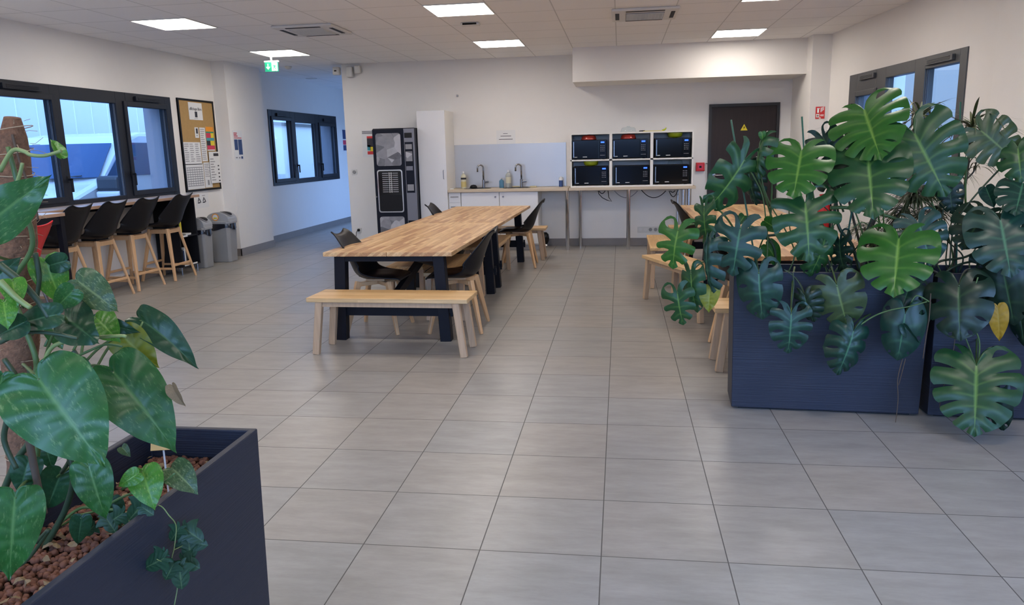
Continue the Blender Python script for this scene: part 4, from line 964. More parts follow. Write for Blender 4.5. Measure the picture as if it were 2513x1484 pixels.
cable([onY(*p, 8.74) for p in ((1468, 468), (1470, 476), (1478, 485), (1490, 491), (1501, 494), (1494, 484), (1492, 468))], 'black cable hanging in a point under the left microwave')
cable(sag((1508, 468), (1565, 468), .10), 'thin grey cable sagging under the centre of the microwave counter').data.materials[0] = MATS['ink_grey']

SX0, SX1, SZ0, SZ1 = -.645, 1.075, .9, 1.665
t = thing('shelf_unit', 'white shelf unit of six compartments on the counter', 'shelf', ((SX0 + SX1) / 2, 8.72, SZ0))
W = (SX1 - SX0); xs_ = [-W / 2, -W / 2 + W / 3, -W / 2 + 2 * W / 3, W / 2]
mb = MB(); mb.box(-W / 2, W / 2, -.2, .2, 0, .022); mb.box(-W / 2, W / 2, -.2, .2, .743, .765); mb.box(-W / 2, W / 2, -.2, .2, .372, .393)
mb.box(-W / 2, -W / 2 + .018, -.2, .2, .022, .743); mb.box(W / 2 - .018, W / 2, -.2, .2, .022, .743)
for x in xs_[1:3]: mb.box(x - .02, x + .02, -.2, .2, .022, .743)
mb.build('frame', 'white_shelf', t)
B(-W / 2, W / 2, .2, .206, 0, .765, 'back_panel', 'white_shelf', t)
def microwave(label, x, z, rz=0):
    t = thing('microwave', label, 'microwave', (x, 8.72, z), rz, group='black microwaves in the shelf unit')
    B(-.245, .245, -.15, .16, .006, .275, 'body', 'black_matte', t, bevel=.004); B(-.24, .135, -.168, -.151, .012, .27, 'door', 'black_gloss', t, bevel=.003)
    MB().box(-.225, -.215, -.172, -.168, .03, .25).build('door_trim', 'steel', t)
    cp = B(.137, .242, -.166, -.151, .012, .27, 'control_panel', 'black_gloss', t)
    B(.165, .215, -.168, -.166, .228, .248, 'display', 'blue_led', cp)
    mb = MB()
    for r_ in range(4):
        for c_ in range(3): mb.box(.160 + c_ * .022, .173 + c_ * .022, -.168, -.166, .185 - r_ * .024, .193 - r_ * .024)
    mb.box(.155, .225, -.168, -.166, .055, .060); mb.build('keypad', 'ink_grey', cp)
    mb = MB(); mb.box(-.09, -.03, -.1695, -.168, .033, .041); mb.box(-.21, -.17, -.1695, -.168, .033, .040); mb.build('logo', 'paper', t)
    for a_ in (-.2, .2):
        for b_ in (-.12, .12): MB().box(a_ - .02, a_ + .02, b_ - .02, b_ + .02, 0, .006).build('foot', 'black_matte', t)
    return t
cxs = [(SX0 + SX1) / 2 + (xs_[i] + xs_[i + 1]) / 2 for i in range(3)]; zr = [SZ0 + .022, SZ0 + .393]
mw0 = microwave('black microwave, bottom left of the six', cxs[0] + .0, zr[0])
D_ = lambda l, x, z: dup(mw0, (x, 8.70, z), 0, l)
D_('black microwave, bottom middle of the six', cxs[1] + .01, zr[0]); D_('black microwave, bottom right of the six', cxs[2] - .01, zr[0])
D_('black microwave, top left of the six', cxs[0] - .02, zr[1]); D_('black microwave, top middle, reflecting the windows', cxs[1] - .02, zr[1]); D_('black microwave, top right of the six', cxs[2] - .0, zr[1])
def lid(label, x, z, m, up=True, y=8.68, s=1):
    t = thing('food_cover', label, 'food cover', (x, y, z)); pr = [(.105, 0), (.112, .008), (.106, .02), (.10, .045), (.085, .062), (.03, .070), (.025, .072)]
    if not up: pr = [(r, .072 - zz) for r, zz in pr][::-1]
    MB().lathe([(r * s, zz) for r, zz in pr], (0, 0, 0), 24).build('dome', m, t, smooth=True)
    if up: MB().lathe([(.02, .070), (.024, .078), (.018, .084)], (0, 0, 0), 12).build('knob', m, t)
    return t
mt = .275
lid('red food cover on the top left microwave', cxs[0] - .03, zr[1] + mt, 'lid_red', y=8.66); lid('red food cover on the top middle microwave', cxs[1] - .04, zr[1] + mt, 'lid_red', y=8.66)
lid('green food cover upside down on the top right microwave', cxs[2] + .04, zr[1] + mt, 'lid_green', False); lid('green food cover upside down on the bottom left microwave', cxs[0] + .0, zr[0] + mt, 'lid_green', False)
lid('clear food cover on the bottom right microwave', cxs[2] + .05, zr[0] + mt, 'glass', y=8.66); lid('clear food cover on top of the shelf unit', onY(1542, 322, 8.68).x, SZ1, 'glass')
p = onY(1600, 321, 8.62)
t = thing('yellow_cloth', 'flat yellow cloth with a green tip on top of the shelf unit', 'cloth', (p.x, 8.62, SZ1)); B(-.12, .16, -.04, .05, .0, .008, 'fabric', 'yellow', t, bevel=.003); MB().tube([(.14, 0, .006), (.18, 0, .02), (.20, 0, .045)], [.012, .012, .006], 8).build('tip', 'lid_green', t); MB().tube([(-.18, 0, .006), (-.1, 0, .010)], .008, 6).build('band', 'black_matte', t)
# things on the sink counter
def bottle(name, label, x, y, r, h, m, cap, lm=None, flat=1):
    t = thing(name, label, 'bottle', (x, y, .9015)); MB().lathe([(r * .95, 0), (r, .01), (r, h * .68), (r * .8, h * .78), (r * .32, h * .84), (r * .32, h * .88)], (0, 0, 0), 18, 1, flat).build('body', m, t, smooth=False)
    MB().lathe([(r * .36, h * .88), (r * .34, h * .97), (r * .2, h)], (0, 0, 0), 12).build('cap', cap, t)
    if lm:
        for (z0_, z1_, mm) in lm: MB().lathe([(r * 1.02, z0_ * h), (r * 1.02, z1_ * h)], (0, 0, 0), 18, 1, flat).build('bottle_label', mm, t)
px_ = lambda p: onY(p, 455, 8.80).x
bottle('soap_bottle', 'cream washing-up bottle with black and yellow label at the left of the sinks', px_(1138), 8.80, .040, .255, 'bottle_cream', 'paper', [(.08, .40, 'soap_label'), (.52, .63, 'ink')], .7)
bottle('soap_bottle', 'small clear blue bottle between the two taps', px_(1231), 8.80, .036, .145, 'bottle_blue', 'bottle_clear', None, .7)
bottle('spray_bottle', 'tall translucent white bottle between the two taps', px_(1247), 8.84, .040, .26, 'bottle_clear', 'paper', [(.25, .6, 'bottle_cream')], .8)
bottle('spray_can', 'short blue and white canister at the right end of the splashback', px_(1376), 8.86, .031, .15, 'can_blue', 'paper', [(.62, .9, 'paper')], 1)
p = onY(1162, 455, 8.74); o = MB().lathe([(.055, 0), (.058, .012), (.05, .03), (.035, .045), (.01, .05)], (0, 0, 0), 16).build('scouring_pad', 'black_matte', loc=(p.x, 8.74, .907), bevel=.004); tag(o, 'black domed scourer beside the left tap', 'scourer')
p = onY(1264, 456, 8.72); o = MB().box(-.05, .05, -.03, .03, 0, .016).build('sponge', 'sponge', loc=(p.x, 8.80, .908), bevel=.005); o.rotation_euler = (0, 0, .4); tag(o, 'flat beige sponge beside the white bottle', 'sponge')
p = onY(1308, 456, 8.72); o = MB().box(-.05, .05, -.03, .03, 0, .022).build('sponge', 'orange', loc=(p.x, 8.76, .901), bevel=.005); o['label'] = 'brown sponge right of the right tap'; o['category'] = 'sponge'; o.data.materials[0] = MATS['sponge']
p = onY(1103, 460, 8.6); o = MB().box(-.04, .05, -.02, .02, 0, .012).build('kitchen_cloth', 'paper', loc=(p.x + .01, 8.62, .9005), bevel=.004); tag(o, 'small white cloth on the left end of the sink worktop', 'cloth')
p = onY(1337, 575, 8.72)
t = thing('waste_trap', 'small dark and steel plumbing piece at floor level right of the sink cabinets', 'pipe', (p.x, 8.80, 0)); MB().lathe([(.035, 0), (.042, .03), (.03, .05), (.05, .09), (.06, .15), (.05, .2), (.02, .23)], (0, 0, 0), 14).build('body', 'black_gloss', t, smooth=True); MB().lathe([(.037, 0), (.044, .03), (.032, .05)], (0, -.001, 0), 14).build('base', 'chrome', t)
# ------------------------------------------------------------------ planters
def make_planter(label, loc, rz, Lx, D, H):
    t = thing('planter', label, 'planter', loc, rz); w_ = .018
    # tapered: base narrower than the rim in depth
    mb = MB(); k = .012
    def wall(a, b, c, d, thk):
        pass
    o_ = [(-Lx / 2, -D / 2), (Lx / 2, -D / 2), (Lx / 2, D / 2), (-Lx / 2, D / 2)]; i_ = [(x * (1 - 2 * w_ / Lx), y * (1 - 2 * w_ / D)) for x, y in o_]
    bo = [(x + (k if x < 0 else -k), y + (k if y < 0 else -k)) for x, y in o_]
    R = [[mb.bm.verts.new((x, y, z)) for x, y in P] for P, z in ((bo, .012), (o_, H), (i_, H), (i_, H - .16))]
    for a in range(3):
        for j in range(4): mb.bm.faces.new((R[a][j], R[a][(j + 1) % 4], R[a + 1][(j + 1) % 4], R[a + 1][j]))
    mb.bm.faces.new(R[0][::-1]); mb.bm.faces.new(R[3])
    mb.build('box', 'planter_grey', t, bevel=.004)
    MB().box(-Lx / 2 + .05, Lx / 2 - .05, -D / 2 + .04, D / 2 - .04, 0, .012).build('base', 'black_matte', t)
    def sf(u, v):
        x = (u - .5) * (Lx - 2 * w_); y = (v - .5) * (D - 2 * w_); return (x, y, H - .098 + .003 * math.sin(x * 9 + 1) * math.cos(y * 14))
    MB().grid(sf, 40, 14).build('soil', 'soil', t, smooth=True)
    return t
PRz = math.atan2(1.579 - 1.637, 1.668 - .675)
def pr(s, d): c, q = math.cos(PRz), math.sin(PRz); return (.672 + s * c - d * q, 1.637 + s * q + d * c)
x, y = pr(.50, .155); make_planter('dark blue-grey planter box under the hanging leaves, left of the pair', (x, y, 0), PRz, .995, .30, .783)
x, y = pr(1.515, .155); make_planter('dark blue-grey planter box at the right edge of the photo', (x, y, 0), PRz, .995, .30, .783)
PLX, PLY = -1.005, -1.34
make_planter('dark grey planter box in the near left corner, full of clay pebbles', (PLX, PLY, 0), PI / 2, 1.04, .31, .78)

# ------------------------------------------------------------------ leaf meshes
def catm(P, t):
    n = len(P) - 1; f = min(max(t, 0), 1) * n; i = min(int(f), n - 1); u = f - i
    a, b, c, d = (P[max(0, min(n, k))] for k in (i - 1, i, i + 1, i + 2))
    return tuple(.5 * ((2 * b[q]) + (c[q] - a[q]) * u + (2 * a[q] - 5 * b[q] + 4 * c[q] - d[q]) * u * u + (-a[q] + 3 * b[q] - 3 * c[q] + d[q]) * u ** 3) for q in range(len(b)))
def finish_leaf(bm, name):
    bmesh.ops.remove_doubles(bm, verts=bm.verts, dist=1e-4)
    lay = bm.verts.layers.float.get('vein')
    me = bpy.data.meshes.new(name)
    for f in bm.faces: f.smooth = True
    bmesh.ops.recalc_face_normals(bm, faces=bm.faces)
    s = sum(f.normal.z * f.calc_area() for f in bm.faces)
    if s < 0: bmesh.ops.reverse_faces(bm, faces=bm.faces)
    bm.to_mesh(me); bm.free(); return me
MON_OUT = [(0, 0), (.10, -.27), (.34, -.36), (.54, -.17), (.60, .13), (.57, .42), (.47, .67), (.30, .86), (.13, .965), (0, 1.03)]
def monstera_mesh(seed, nl=6, t0=.38, gap=.16, fold=.10, droop=.18, holes=.5, wave=.030, curl=.0):
    r = random.Random(seed); bm = bmesh.new(); lay = bm.verts.layers.float.new('vein')
    for side in (-1, 1):
        bounds = [0.0] + [0.13 + .87 * (k / nl) ** .95 + r.uniform(-.012, .012) for k in range(1, nl)] + [1.0]
        cut = [None] + [(t0 + r.uniform(-.06, .10) + (.12 if k >= nl - 1 else 0), r.random() < holes, gap * r.uniform(.7, 1.3)) for k in range(1, nl)] + [None]
        for L in range(nl):
            u0, u1 = bounds[L], bounds[L + 1]; c0, c1 = cut[L], cut[L + 1]; m = 6; nt_ = 16; le = 1 - r.uniform(0, .05); V = []
            def shrink(c, t):
                if c is None or t < c[0]: return 0
                q = (t - c[0]) / (1 - c[0]); g = c[2] * (math.sqrt(min(1, q * 2.2)) * (.55 + .6 * q))
                if c[1]: g = c[2] * 1.5 * max(0, math.sin(PI * min(1, q / .78))) ** .6 * .75
                return g
            for i in range(m + 1):
                col = []
                for j in range(nt_ + 1):
                    t = j / nt_; a = shrink(c0, t); b = shrink(c1, t); f = a + (1 - a - b) * i / m
                    u = u0 + (u1 - u0) * f
                    # rounded lobe end where the slit is open
                    e = 1.0; q = abs(2 * i / m - 1)
                    op0 = c0 is not None and not c0[1]; op1 = c1 is not None and not c1[1]
                    if (i < m / 2 and op0) or (i > m / 2 and op1): e = 1 - .07 * q ** 3
                    tt = t * e * (1 if (t < .9) else (le if False else 1))
                    ex, ey = catm(MON_OUT, u); my = max(0, u - .22) / .78 * .97
                    bow = .16 * math.sin(PI * min(1, tt)) * (1 - u)
                    x = ex * tt; y = my + (ey - my) * tt - bow * (.6 if u > .15 else .15)
                    z = fold * abs(x) - droop * (max(0, y) ** 2) * .9 - (.10 + curl) * tt * tt * abs(ex) * 1.6
                    z += wave * math.sin(PI * i / m) * tt * 1.1 - wave * .5 * tt
                    z += .012 * math.sin(9 * x + seed) * math.cos(7 * y)
                    v = bm.verts.new((side * x, y, z)); ctr = abs(i / m - .5)
                    v[lay] = (max(0, 1 - t / .055) if t < .055 else 0) * 1.0 + (.38 * (1 - t) if i == m // 2 and t > 0 and t < .8 else 0)
                    col.append(v)
                V.append(col)
            for i in range(m):
                for j in range(nt_):
                    f = [V[i][j], V[i + 1][j], V[i + 1][j + 1], V[i][j + 1]]
                    if side < 0: f = f[::-1]
                    bm.faces.new(f)
    return finish_leaf(bm, 'leaf')
HEART = [(0, 0), (.12, -.13), (.30, -.15), (.42, -.02), (.455, .20), (.40, .46), (.28, .70), (.14, .88), (.04, .98), (0, 1.05)]
def heart_mesh(seed, fold=.16, droop=.25, out=HEART, wave=.02, twist=0):
    r = random.Random(seed); bm = bmesh.new(); lay = bm.verts.layers.float.new('vein')
    for side in (-1, 1):
        V = []
        for i in range(37):
            u = i / 36; col = []
            for j in range(13):
                t = j / 12; ex, ey = catm(out, u); my = max(0, u - .15) / .85 * 1.0
                x = ex * t; y = my + (ey - my) * t - .07 * math.sin(PI * t) * (1 - u)
                z = fold * abs(x) * (1 if side > 0 else 1.15) - droop * max(0, y) ** 2 - .30 * x * x + wave * math.sin(u * 24 + seed) * t * t + twist * side * x * y
                z += .012 * math.sin(u * 60) * t * (1 - t) * 2
                v = bm.verts.new((side * x, y, z)); v[lay] = (max(0, 1 - t / .09) if t < .09 else 0) + (.22 * (1 - t) if i % 4 == 2 and t > 0 else 0); col.append(v)
            V.append(col)
        for i in range(36):
            for j in range(12):
                f = [V[i][j], V[i + 1][j], V[i + 1][j + 1], V[i][j + 1]]
                bm.faces.new(f if side > 0 else f[::-1])
    return finish_leaf(bm, 'leaf')
IVY = []
for a, rr in ((-.0, .12), (25, .38), (48, .55), (62, .34), (85, .60), (105, .88), (120, .52), (145, .80), (165, 1.05), (180, 1.2)):
    IVY.append((rr * math.sin(math.radians(a)) * .75, -rr * math.cos(math.radians(a)) * .8))
IVY[0] = (0, 0)
MON = {'a': monstera_mesh(1, 6, .48, .095), 'b': monstera_mesh(2, 7, .42, .10, .12, .22, .45), 'c': monstera_mesh(3, 6, .36, .15, .08, .30, .2, .04), 'd': monstera_mesh(4, 5, .52, .10, .16, .25, .6, .035, .15),
       'e': monstera_mesh(5, 5, .30, .19, .05, .25, .1, .03), 'f': monstera_mesh(6, 6, .42, .14, .35, .35, .2, .06, .5), 'g': monstera_mesh(8, 4, .6, .09, .2, .3, .8, .03, .2), 'r': monstera_mesh(9, 6, .5, .10, .25, .3, .4, .09, .4)}
HRT = {'h': heart_mesh(1), 'i': heart_mesh(2, .28, .35), 'j': heart_mesh(3, .55, .3), 'k': heart_mesh(4, .10, .15, wave=.03), 'n': heart_mesh(5, .9, .5)}
IV = heart_mesh(6, .1, .1, IVY, .01)
ASP = {k: 1.17 for k in MON}; ASP.update({k: .91 for k in HRT})
def place_leaf(parent, shape, mat_, J, Tp, Wpx, Y, tilt=1, roll=0, name='leaf', mesh=None, asp=None, off=(0, 0, 0), maxt=.85):
    me = mesh or MON.get(shape) or HRT.get(shape)
    key = (me.name, mat_)
    if key not in place_leaf.cache:
        m2 = me.copy(); m2.materials.clear(); m2.materials.append(MATS[mat_]); place_leaf.cache[key] = m2
    P = onY(J[0], J[1], Y); dist = (P - CAM).dot(FW); view = (P - CAM).normalized()
    Q = CAM + ray(*Tp) * (dist / ray(*Tp).dot(FW)); v = Q - P
    W3 = Wpx * dist / FPX; L = W3 / (asp or ASP[shape]); ratio = 1.0
    if v.length >= L * .99: ratio = L / v.length; L = v.length; r_ = 0
    else: r_ = min(math.sqrt(L * L - v.length ** 2), maxt * L)
    ax = v + view * (-r_ * tilt); ax.normalize()
    toc = -view; nrm = (toc - ax * toc.dot(ax)).normalized(); side = ax.cross(nrm)
    if roll: R = Matrix.Rotation(math.radians(roll), 3, ax); nrm = R @ nrm; side = R @ side
    o = bpy.data.objects.new(name, place_leaf.cache[key]); COL.objects.link(o); o.parent = parent
    wsc = max(ratio, .35) * L
    M = Matrix((side * wsc, ax * L, nrm * L)).transposed().to_4x4(); M.translation = P - Vector(parent.location)
    o.matrix_basis = M
    return o, P, ax, nrm, L
place_leaf.cache = {}
def curve_pts(a, b, c, n=12):
    return [(1 - t) ** 2 * a + 2 * t * (1 - t) * b + t * t * c for t in [k / n for k in range(n + 1)]]
def petiole(parent, pts, r, m='petiole', name='petiole'):
    o = MB().tube([Vector(p) - Vector(parent.location) for p in pts], r, 7).build(name, m, parent, smooth=True); return o
def spx(lst, Y):
    # smooth path through image points given as (px, py[, y])
    P = [onY(p[0], p[1], p[2] if len(p) > 2 else Y) for p in lst]; P = [tuple(p) for p in P]; n = (len(P) - 1) * 6
    return [Vector(catm(P, k / n)) for k in range(n + 1)]

# ------------------------------------------------------------------ the two monstera plants
x, y = pr(.45, .15); M1 = thing('monstera', 'large split-leaf monstera spilling over the left planter of the pair', 'plant', (x, y, .69))
x, y = pr(1.45, .15); M2 = thing('monstera', 'split-leaf monstera in the right-edge planter, with the lowest big leaf near the floor', 'plant', (x, y, .69))
g_, b_, d_, e_, o_ = 'monstera_mid', 'monstera_bright', 'monstera_dark', 'monstera_teal', 'monstera_olive'
# plant, shape, material, junction, tip, width px, depth y, tilt, roll, petiole root (px, py) or None
LV = [
 (1, 'b', b_, (2122, 272), (2150, 366), 172, 1.66, 1, 8, (2200, 470)),
 (1, 'b', g_, (2245, 330), (2318, 466), 178, 1.62, 1, -6, (2250, 480)),
 (1, 'a', g_, (2130, 383), (2143, 522), 176, 1.52, 1, 0, (2160, 560)),
 (1, 'a', b_, (1967, 372), (1946, 476), 146, 1.58, 1, 8, (2010, 560)),
 (1, 'c', g_, (1976, 499), (1990, 628), 150, 1.50, 1, -8, (2000, 600)),
 (1, 'a', b_, (2206, 588), (2192, 712), 168, 1.44, 1, 6, (2230, 640)),
 (1, 'e', e_, (1817, 560), (1796, 672), 118, 1.46, 1, 6, (1900, 600)),
 (1, 'c', g_, (1826, 394), (1752, 520), 108, 1.62, -1, -28, (1905, 575)),
 (1, 'f', d_, (1838, 415), (1842, 500), 60, 1.74, 1, 30, None),
 (1, 'f', g_, (1872, 345), (1838, 428), 42, 1.66, 1, 60, (1888, 560)),
 (1, 'e', b_, (1664, 564), (1644, 654), 100, 1.50, -1, 22, (1760, 560)),
 (1, 'e', g_, (1662, 718), (1672, 797), 78, 1.48, 1, 14, (1700, 660)),
 (1, 'd', g_, (1695, 672), (1700, 766), 62, 1.52, 1, 30, (1755, 640)),
 (1, 'c', g_, (1728, 512), (1724, 606), 64, 1.55, 1, 40, (1800, 560)),
 (1, 'f', e_, (1736, 600), (1722, 718), 56, 1.50, 1, 50, (1800, 600)),
 (1, 'd', e_, (1862, 670), (1868, 782), 102, 1.44, 1, 6, (1900, 645)),
 (1, 'c', e_, (1942, 772), (1938, 866), 96, 1.40, 1, -10, (1950, 655)),
 (1, 'f', d_, (1975, 727), (1990, 792), 66, 1.43, 1, 20, (1930, 665)),
 (1, 'd', o_, (2054, 702), (2080, 804), 116, 1.42, 1, 0, (2040, 655)),
 (1, 'r', e_, (2094, 814), (2066, 920), 92, 1.38, 1, -20, (2170, 765)),
 (1, 'g', e_, (2221, 772), (2206, 882), 94, 1.40, 1, -6, (2265, 740)),
 (1, 'f', g_, (2026, 580), (2004, 676), 92, 1.56, 1, -30, (2060, 640)),
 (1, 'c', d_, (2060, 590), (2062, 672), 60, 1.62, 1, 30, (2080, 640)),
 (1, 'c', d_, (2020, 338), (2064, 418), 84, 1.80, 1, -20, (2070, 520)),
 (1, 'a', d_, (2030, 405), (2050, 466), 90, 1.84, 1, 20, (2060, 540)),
 (1, 'b', e_, (2254, 549), (2290, 640), 112, 1.56, 1, -22, (2270, 640)),
 (1, 'g', d_, (2235, 692), (2215, 752), 76, 1.52, 1, 0, (2260, 700)),
 (1, 'g', e_, (2262, 752), (2258, 806), 44, 1.50, 1, 0, (2270, 720)),
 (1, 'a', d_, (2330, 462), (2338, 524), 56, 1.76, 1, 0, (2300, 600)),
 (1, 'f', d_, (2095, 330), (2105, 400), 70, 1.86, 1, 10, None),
 (2, 'd', d_, (2353, 702), (2353, 822), 140, 1.40, 1, 4, (2380, 660)),
 (2, 'b', g_, (2396, 899), (2394, 1048), 180, 1.34, 1, -4, (2400, 800)),
 (2, 'd', d_, (2440, 962), (2452, 1060), 62, 1.42, 1, 20, (2410, 820)),
 (2, 'a', e_, (2455, 542), (2482, 664), 152, 1.46, 1, -10, (2430, 620)),
 (2, 'a', d_, (2412, 527), (2358, 608), 112, 1.60, 1, 16, (2420, 620)),
 (2, 'b', o_, (2408, 322), (2488, 384), 116, 1.62, 1, -18, (2370, 505)),
 (2, 'd', g_, (2498, 362), (2506, 440), 92, 1.56, 1, 0, (2470, 402)),
 (2, 'a', e_, (2510, 452), (2490, 522), 104, 1.50, 1, 10, (2460, 580)),
 (2, 'g', d_, (2462, 664), (2490, 800), 110, 1.44, 1, 0, (2440, 650)),
 (2, 'c', d_, (2430, 640), (2430, 742), 90, 1.52, 1, -20, (2430, 660)),
 (2, 'g', d_, (2500, 700), (2500, 850), 80, 1.50, 1, 20, None),
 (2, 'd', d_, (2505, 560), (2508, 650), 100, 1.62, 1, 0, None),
]
PR = {1: M1, 2: M2}
for k, (pl, s, m_, J, Tp, W_, Y_, tl, rl, root) in enumerate(LV):
    lf, P, ax, nrm, L = place_leaf(PR[pl], s, m_, J, Tp, W_ * 1.07, Y_, tl, rl)
    if root:
        Rp = onY(root[0], root[1], 1.75); back = P - ax * .07 * 1.0 - nrm * .03
        midp = (P + Rp) / 2 + Vector((0, 0, .05)) - nrm * .05
        petiole(PR[pl], curve_pts(P + nrm * 0, P - ax * L * .35 - nrm * .05 * 1.0 + (Rp - P) * .25, Rp, 14), [.0042] * 4 + [.0045] * 5 + [.0055] * 6, 'petiole' if m_ != d_ else 'petiole_dark')
for (pl, s, m_, J, Tp, W_, Y_, rl, nm, lb) in [
 (1, 'h', 'leaf_turning', (1742, 706), (1737, 762), 52, 1.50, 10, 'leaf', 'yellowing leaf'),
 (1, 'i', b_, (1882, 603), (1922, 652), 50, 1.72, -30, 'leaf', None), (1, 'i', g_, (1826, 530), (1814, 549), 26, 1.66, 0, 'leaf', None),
 (1, 'j', b_, (1878, 543), (1917, 569), 34, 1.62, 0, 'leaf', None), (1, 'h', g_, (1712, 700), (1716, 740), 34, 1.54, 0, 'leaf', None),
 (1, 'j', e_, (2220, 800), (2256, 852), 24, 1.39, 20, 'leaf', None),
 (2, 'h', 'leaf_yellow', (2448, 755), (2456, 836), 46, 1.42, -8, 'leaf', 'yellow dying leaf'), (2, 'j', e_, (2420, 462), (2440, 510), 38, 1.66, 0, 'leaf', None),
 (1, 'i', b_, (1870, 325), (1872, 345), 18, 1.66, 0, 'leaf', None)]:
    lf, *_ = place_leaf(PR[pl], s, m_, J, Tp, W_, Y_, 1, rl)
    if lb: lf['label'] = lb
# stems and hanging petioles
def stem(pl, path, Y_, r, m_='petiole_dark', nm='stem'):
    pts = spx(path, Y_); n = len(pts); rr = [r * (1 - .25 * k / n) for k in range(n)]; petiole(PR[pl], pts, rr, m_, nm)
stem(1, [(1905, 662), (1900, 610), (1880, 585), (1842, 582)], 1.72, .008)
stem(1, [(1842, 582), (1905, 576), (1960, 570), (2010, 590), (2040, 660)], 1.70, .008)
stem(1, [(2038, 510), (2081, 510), (2159, 525), (2210, 545), (2250, 600), (2270, 662)], 1.74, .010, 'petiole')
stem(1, [(2110, 662), (2090, 600), (2060, 560), (2050, 500), (2090, 440)], 1.78, .010)
stem(1, [(1880, 662), (1884, 600), (1880, 545), (1868, 470), (1826, 394)], 1.66, .0042, 'petiole')
stem(1, [(1935, 668), (1950, 620), (1925, 560), (1890, 500), (1868, 430), (1872, 330)], 1.68, .004, 'petiole')
stem(1, [(1946, 668), (1948, 700), (1944, 740), (1942, 772)], 1.44, .0035)
stem(1, [(1925, 662), (1950, 680), (1966, 705), (1972, 727)], 1.46, .003)
stem(1, [(2100, 805), (2140, 778), (2180, 762), (2230, 752), (2275, 740)], 1.40, .004, 'petiole')
stem(1, [(2280, 740), (2250, 725), (2235, 745), (2224, 775)], 1.42, .004, 'petiole')
stem(2, [(2400, 895), (2404, 850), (2398, 820), (2380, 800), (2376, 760), (2400, 680)], 1.38, .0042, 'petiole')
stem(2, [(2392, 885), (2372, 835), (2366, 815), (2370, 760), (2390, 690)], 1.39, .003, 'petiole')
stem(2, [(2468, 400), (2420, 450), (2372, 506), (2340, 560), (2330, 655)], 1.66, .005, 'petiole_dark')
stem(2, [(2260, 740), (2300, 690), (2340, 655), (2400, 640), (2460, 650)], 1.66, .007)
stem(2, [(2290, 655), (2310, 640), (2370, 630), (2420, 600), (2470, 560)], 1.72, .007)
stem(2, [(2280, 690), (2285, 650), (2300, 600), (2340, 560), (2410, 530)], 1.70, .005, 'petiole')
stem(1, [(2215, 880), (2203, 930), (2204, 980), (2198, 1036)], 1.42, .0022, 'root_brown', 'aerial_root')
stem(1, [(2222, 880), (2212, 920), (2205, 945)], 1.42, .002, 'root_brown', 'aerial_root')
stem(1, [(2284, 720), (2280, 780), (2272, 830), (2265, 880)], 1.42, .003, 'root_brown', 'aerial_root')
stem(2, [(2345, 822), (2340, 860), (2335, 900), (2315, 950), (2305, 1000)], 1.42, .0018, 'root_brown', 'aerial_root')
rs = random.Random(12)
for k in range(22):
    a = rs.uniform(1850, 2240) if k < 13 else rs.uniform(2290, 2500); b = a + rs.uniform(-90, 90)
    stem(1 if k < 13 else 2, [(a, 668, 1.76), (a + rs.uniform(-20, 20), 640 - rs.uniform(0, 20), 1.78), ((a + b) / 2 + rs.uniform(-20, 20), 600 - rs.uniform(0, 60), 1.74), (b, 560 - rs.uniform(0, 90), 1.70)], 1.7, rs.uniform(.003, .0055), rs.choice(['petiole', 'petiole_dark', 'petiole']))
# green stakes
for path, lb in ((((1794, 294, 1.86), (1808, 385, 1.84), (1836, 520, 1.80), (1860, 676, 1.74)), 'green plant stake leaning in front of the dark door'), (((1968, 286, 1.80), (1974, 375, 1.80), (1992, 680, 1.78)), 'green plant stake standing left of the fire extinguisher sign'), (((2357, 250, 1.80), (2352, 460, 1.78), (2346, 680, 1.76)), 'green plant stake in front of the right window frame'), (((2126, 322, 1.74), (2085, 440, 1.76), (2062, 676, 1.78)), 'green plant stake crossing behind the large central monstera leaves')):
    P = [onY(*p) for p in path]; o = MB().tube([P[0].lerp(P[-1], k / 6) for k in range(7)], .0048, 8).build('plant_stake', 'stake_green', smooth=True); tag(o, lb, 'plant stake')

# ------------------------------------------------------------------ dracaena with arching strap leaves
DR = thing('dracaena', 'thin-leaved dracaena behind the monstera, with drooping dry tufts', 'plant', (pr(.75, .2)[0], pr(.75, .2)[1], .69))
def tuft(c, n, L0, seed, m_='strap_leaf', spread=1.0, up_=0.6, wid=.012, nm='leaf_tuft'):
    r = random.Random(seed); mb = MB(); C0 = Vector(c) - Vector(DR.location)
    for k in range(n):
        a = r.uniform(0, 2 * PI); e = r.uniform(-.35, 1.0) * up_ + .15; L = L0 * r.uniform(.6, 1.15); w0 = wid * r.uniform(.7, 1.1)
        d = Vector((math.cos(a) * spread, math.sin(a) * .75 * spread, e)).normalized(); side = d.cross(Vector((0, 0, 1))).normalized(); p = C0.copy(); n_ = 7; V = []
        g = r.uniform(.5, 1.6)
        st_ = C0 + Vector((0, 0, r.uniform(-.03, .03)))
        p = st_; dd = d.copy()
        for q in range(n_ + 1):
            t = q / n_; ww = w0 * (math.sin(PI * min(1, t * .85 + .12)) ** .6) * (1 - t ** 4) / 2 + .0003
            V.append((mb.bm.verts.new(p - side * ww), mb.bm.verts.new(p + side * ww))); p = p + dd * (L / n_); dd = (dd + Vector((0, 0, -g / n_ * 1.3))).normalized()
        for q in range(n_): mb.bm.faces.new((V[q][0], V[q][1], V[q + 1][1], V[q + 1][0]))
    o = mb.build(nm, m_, DR, smooth=True); return o
D1 = onY(2258, 290, 1.86); D2 = onY(2385, 312, 1.84); D3 = onY(2245, 480, 1.86); D4 = onY(2170, 395, 1.9); D5 = onY(2290, 520, 1.9); D6 = onY(2065, 330, 1.95); D7 = onY(2150, 600, 1.9); D8 = onY(2320, 420, 1.9); D9 = onY(2395, 400, 1.9)
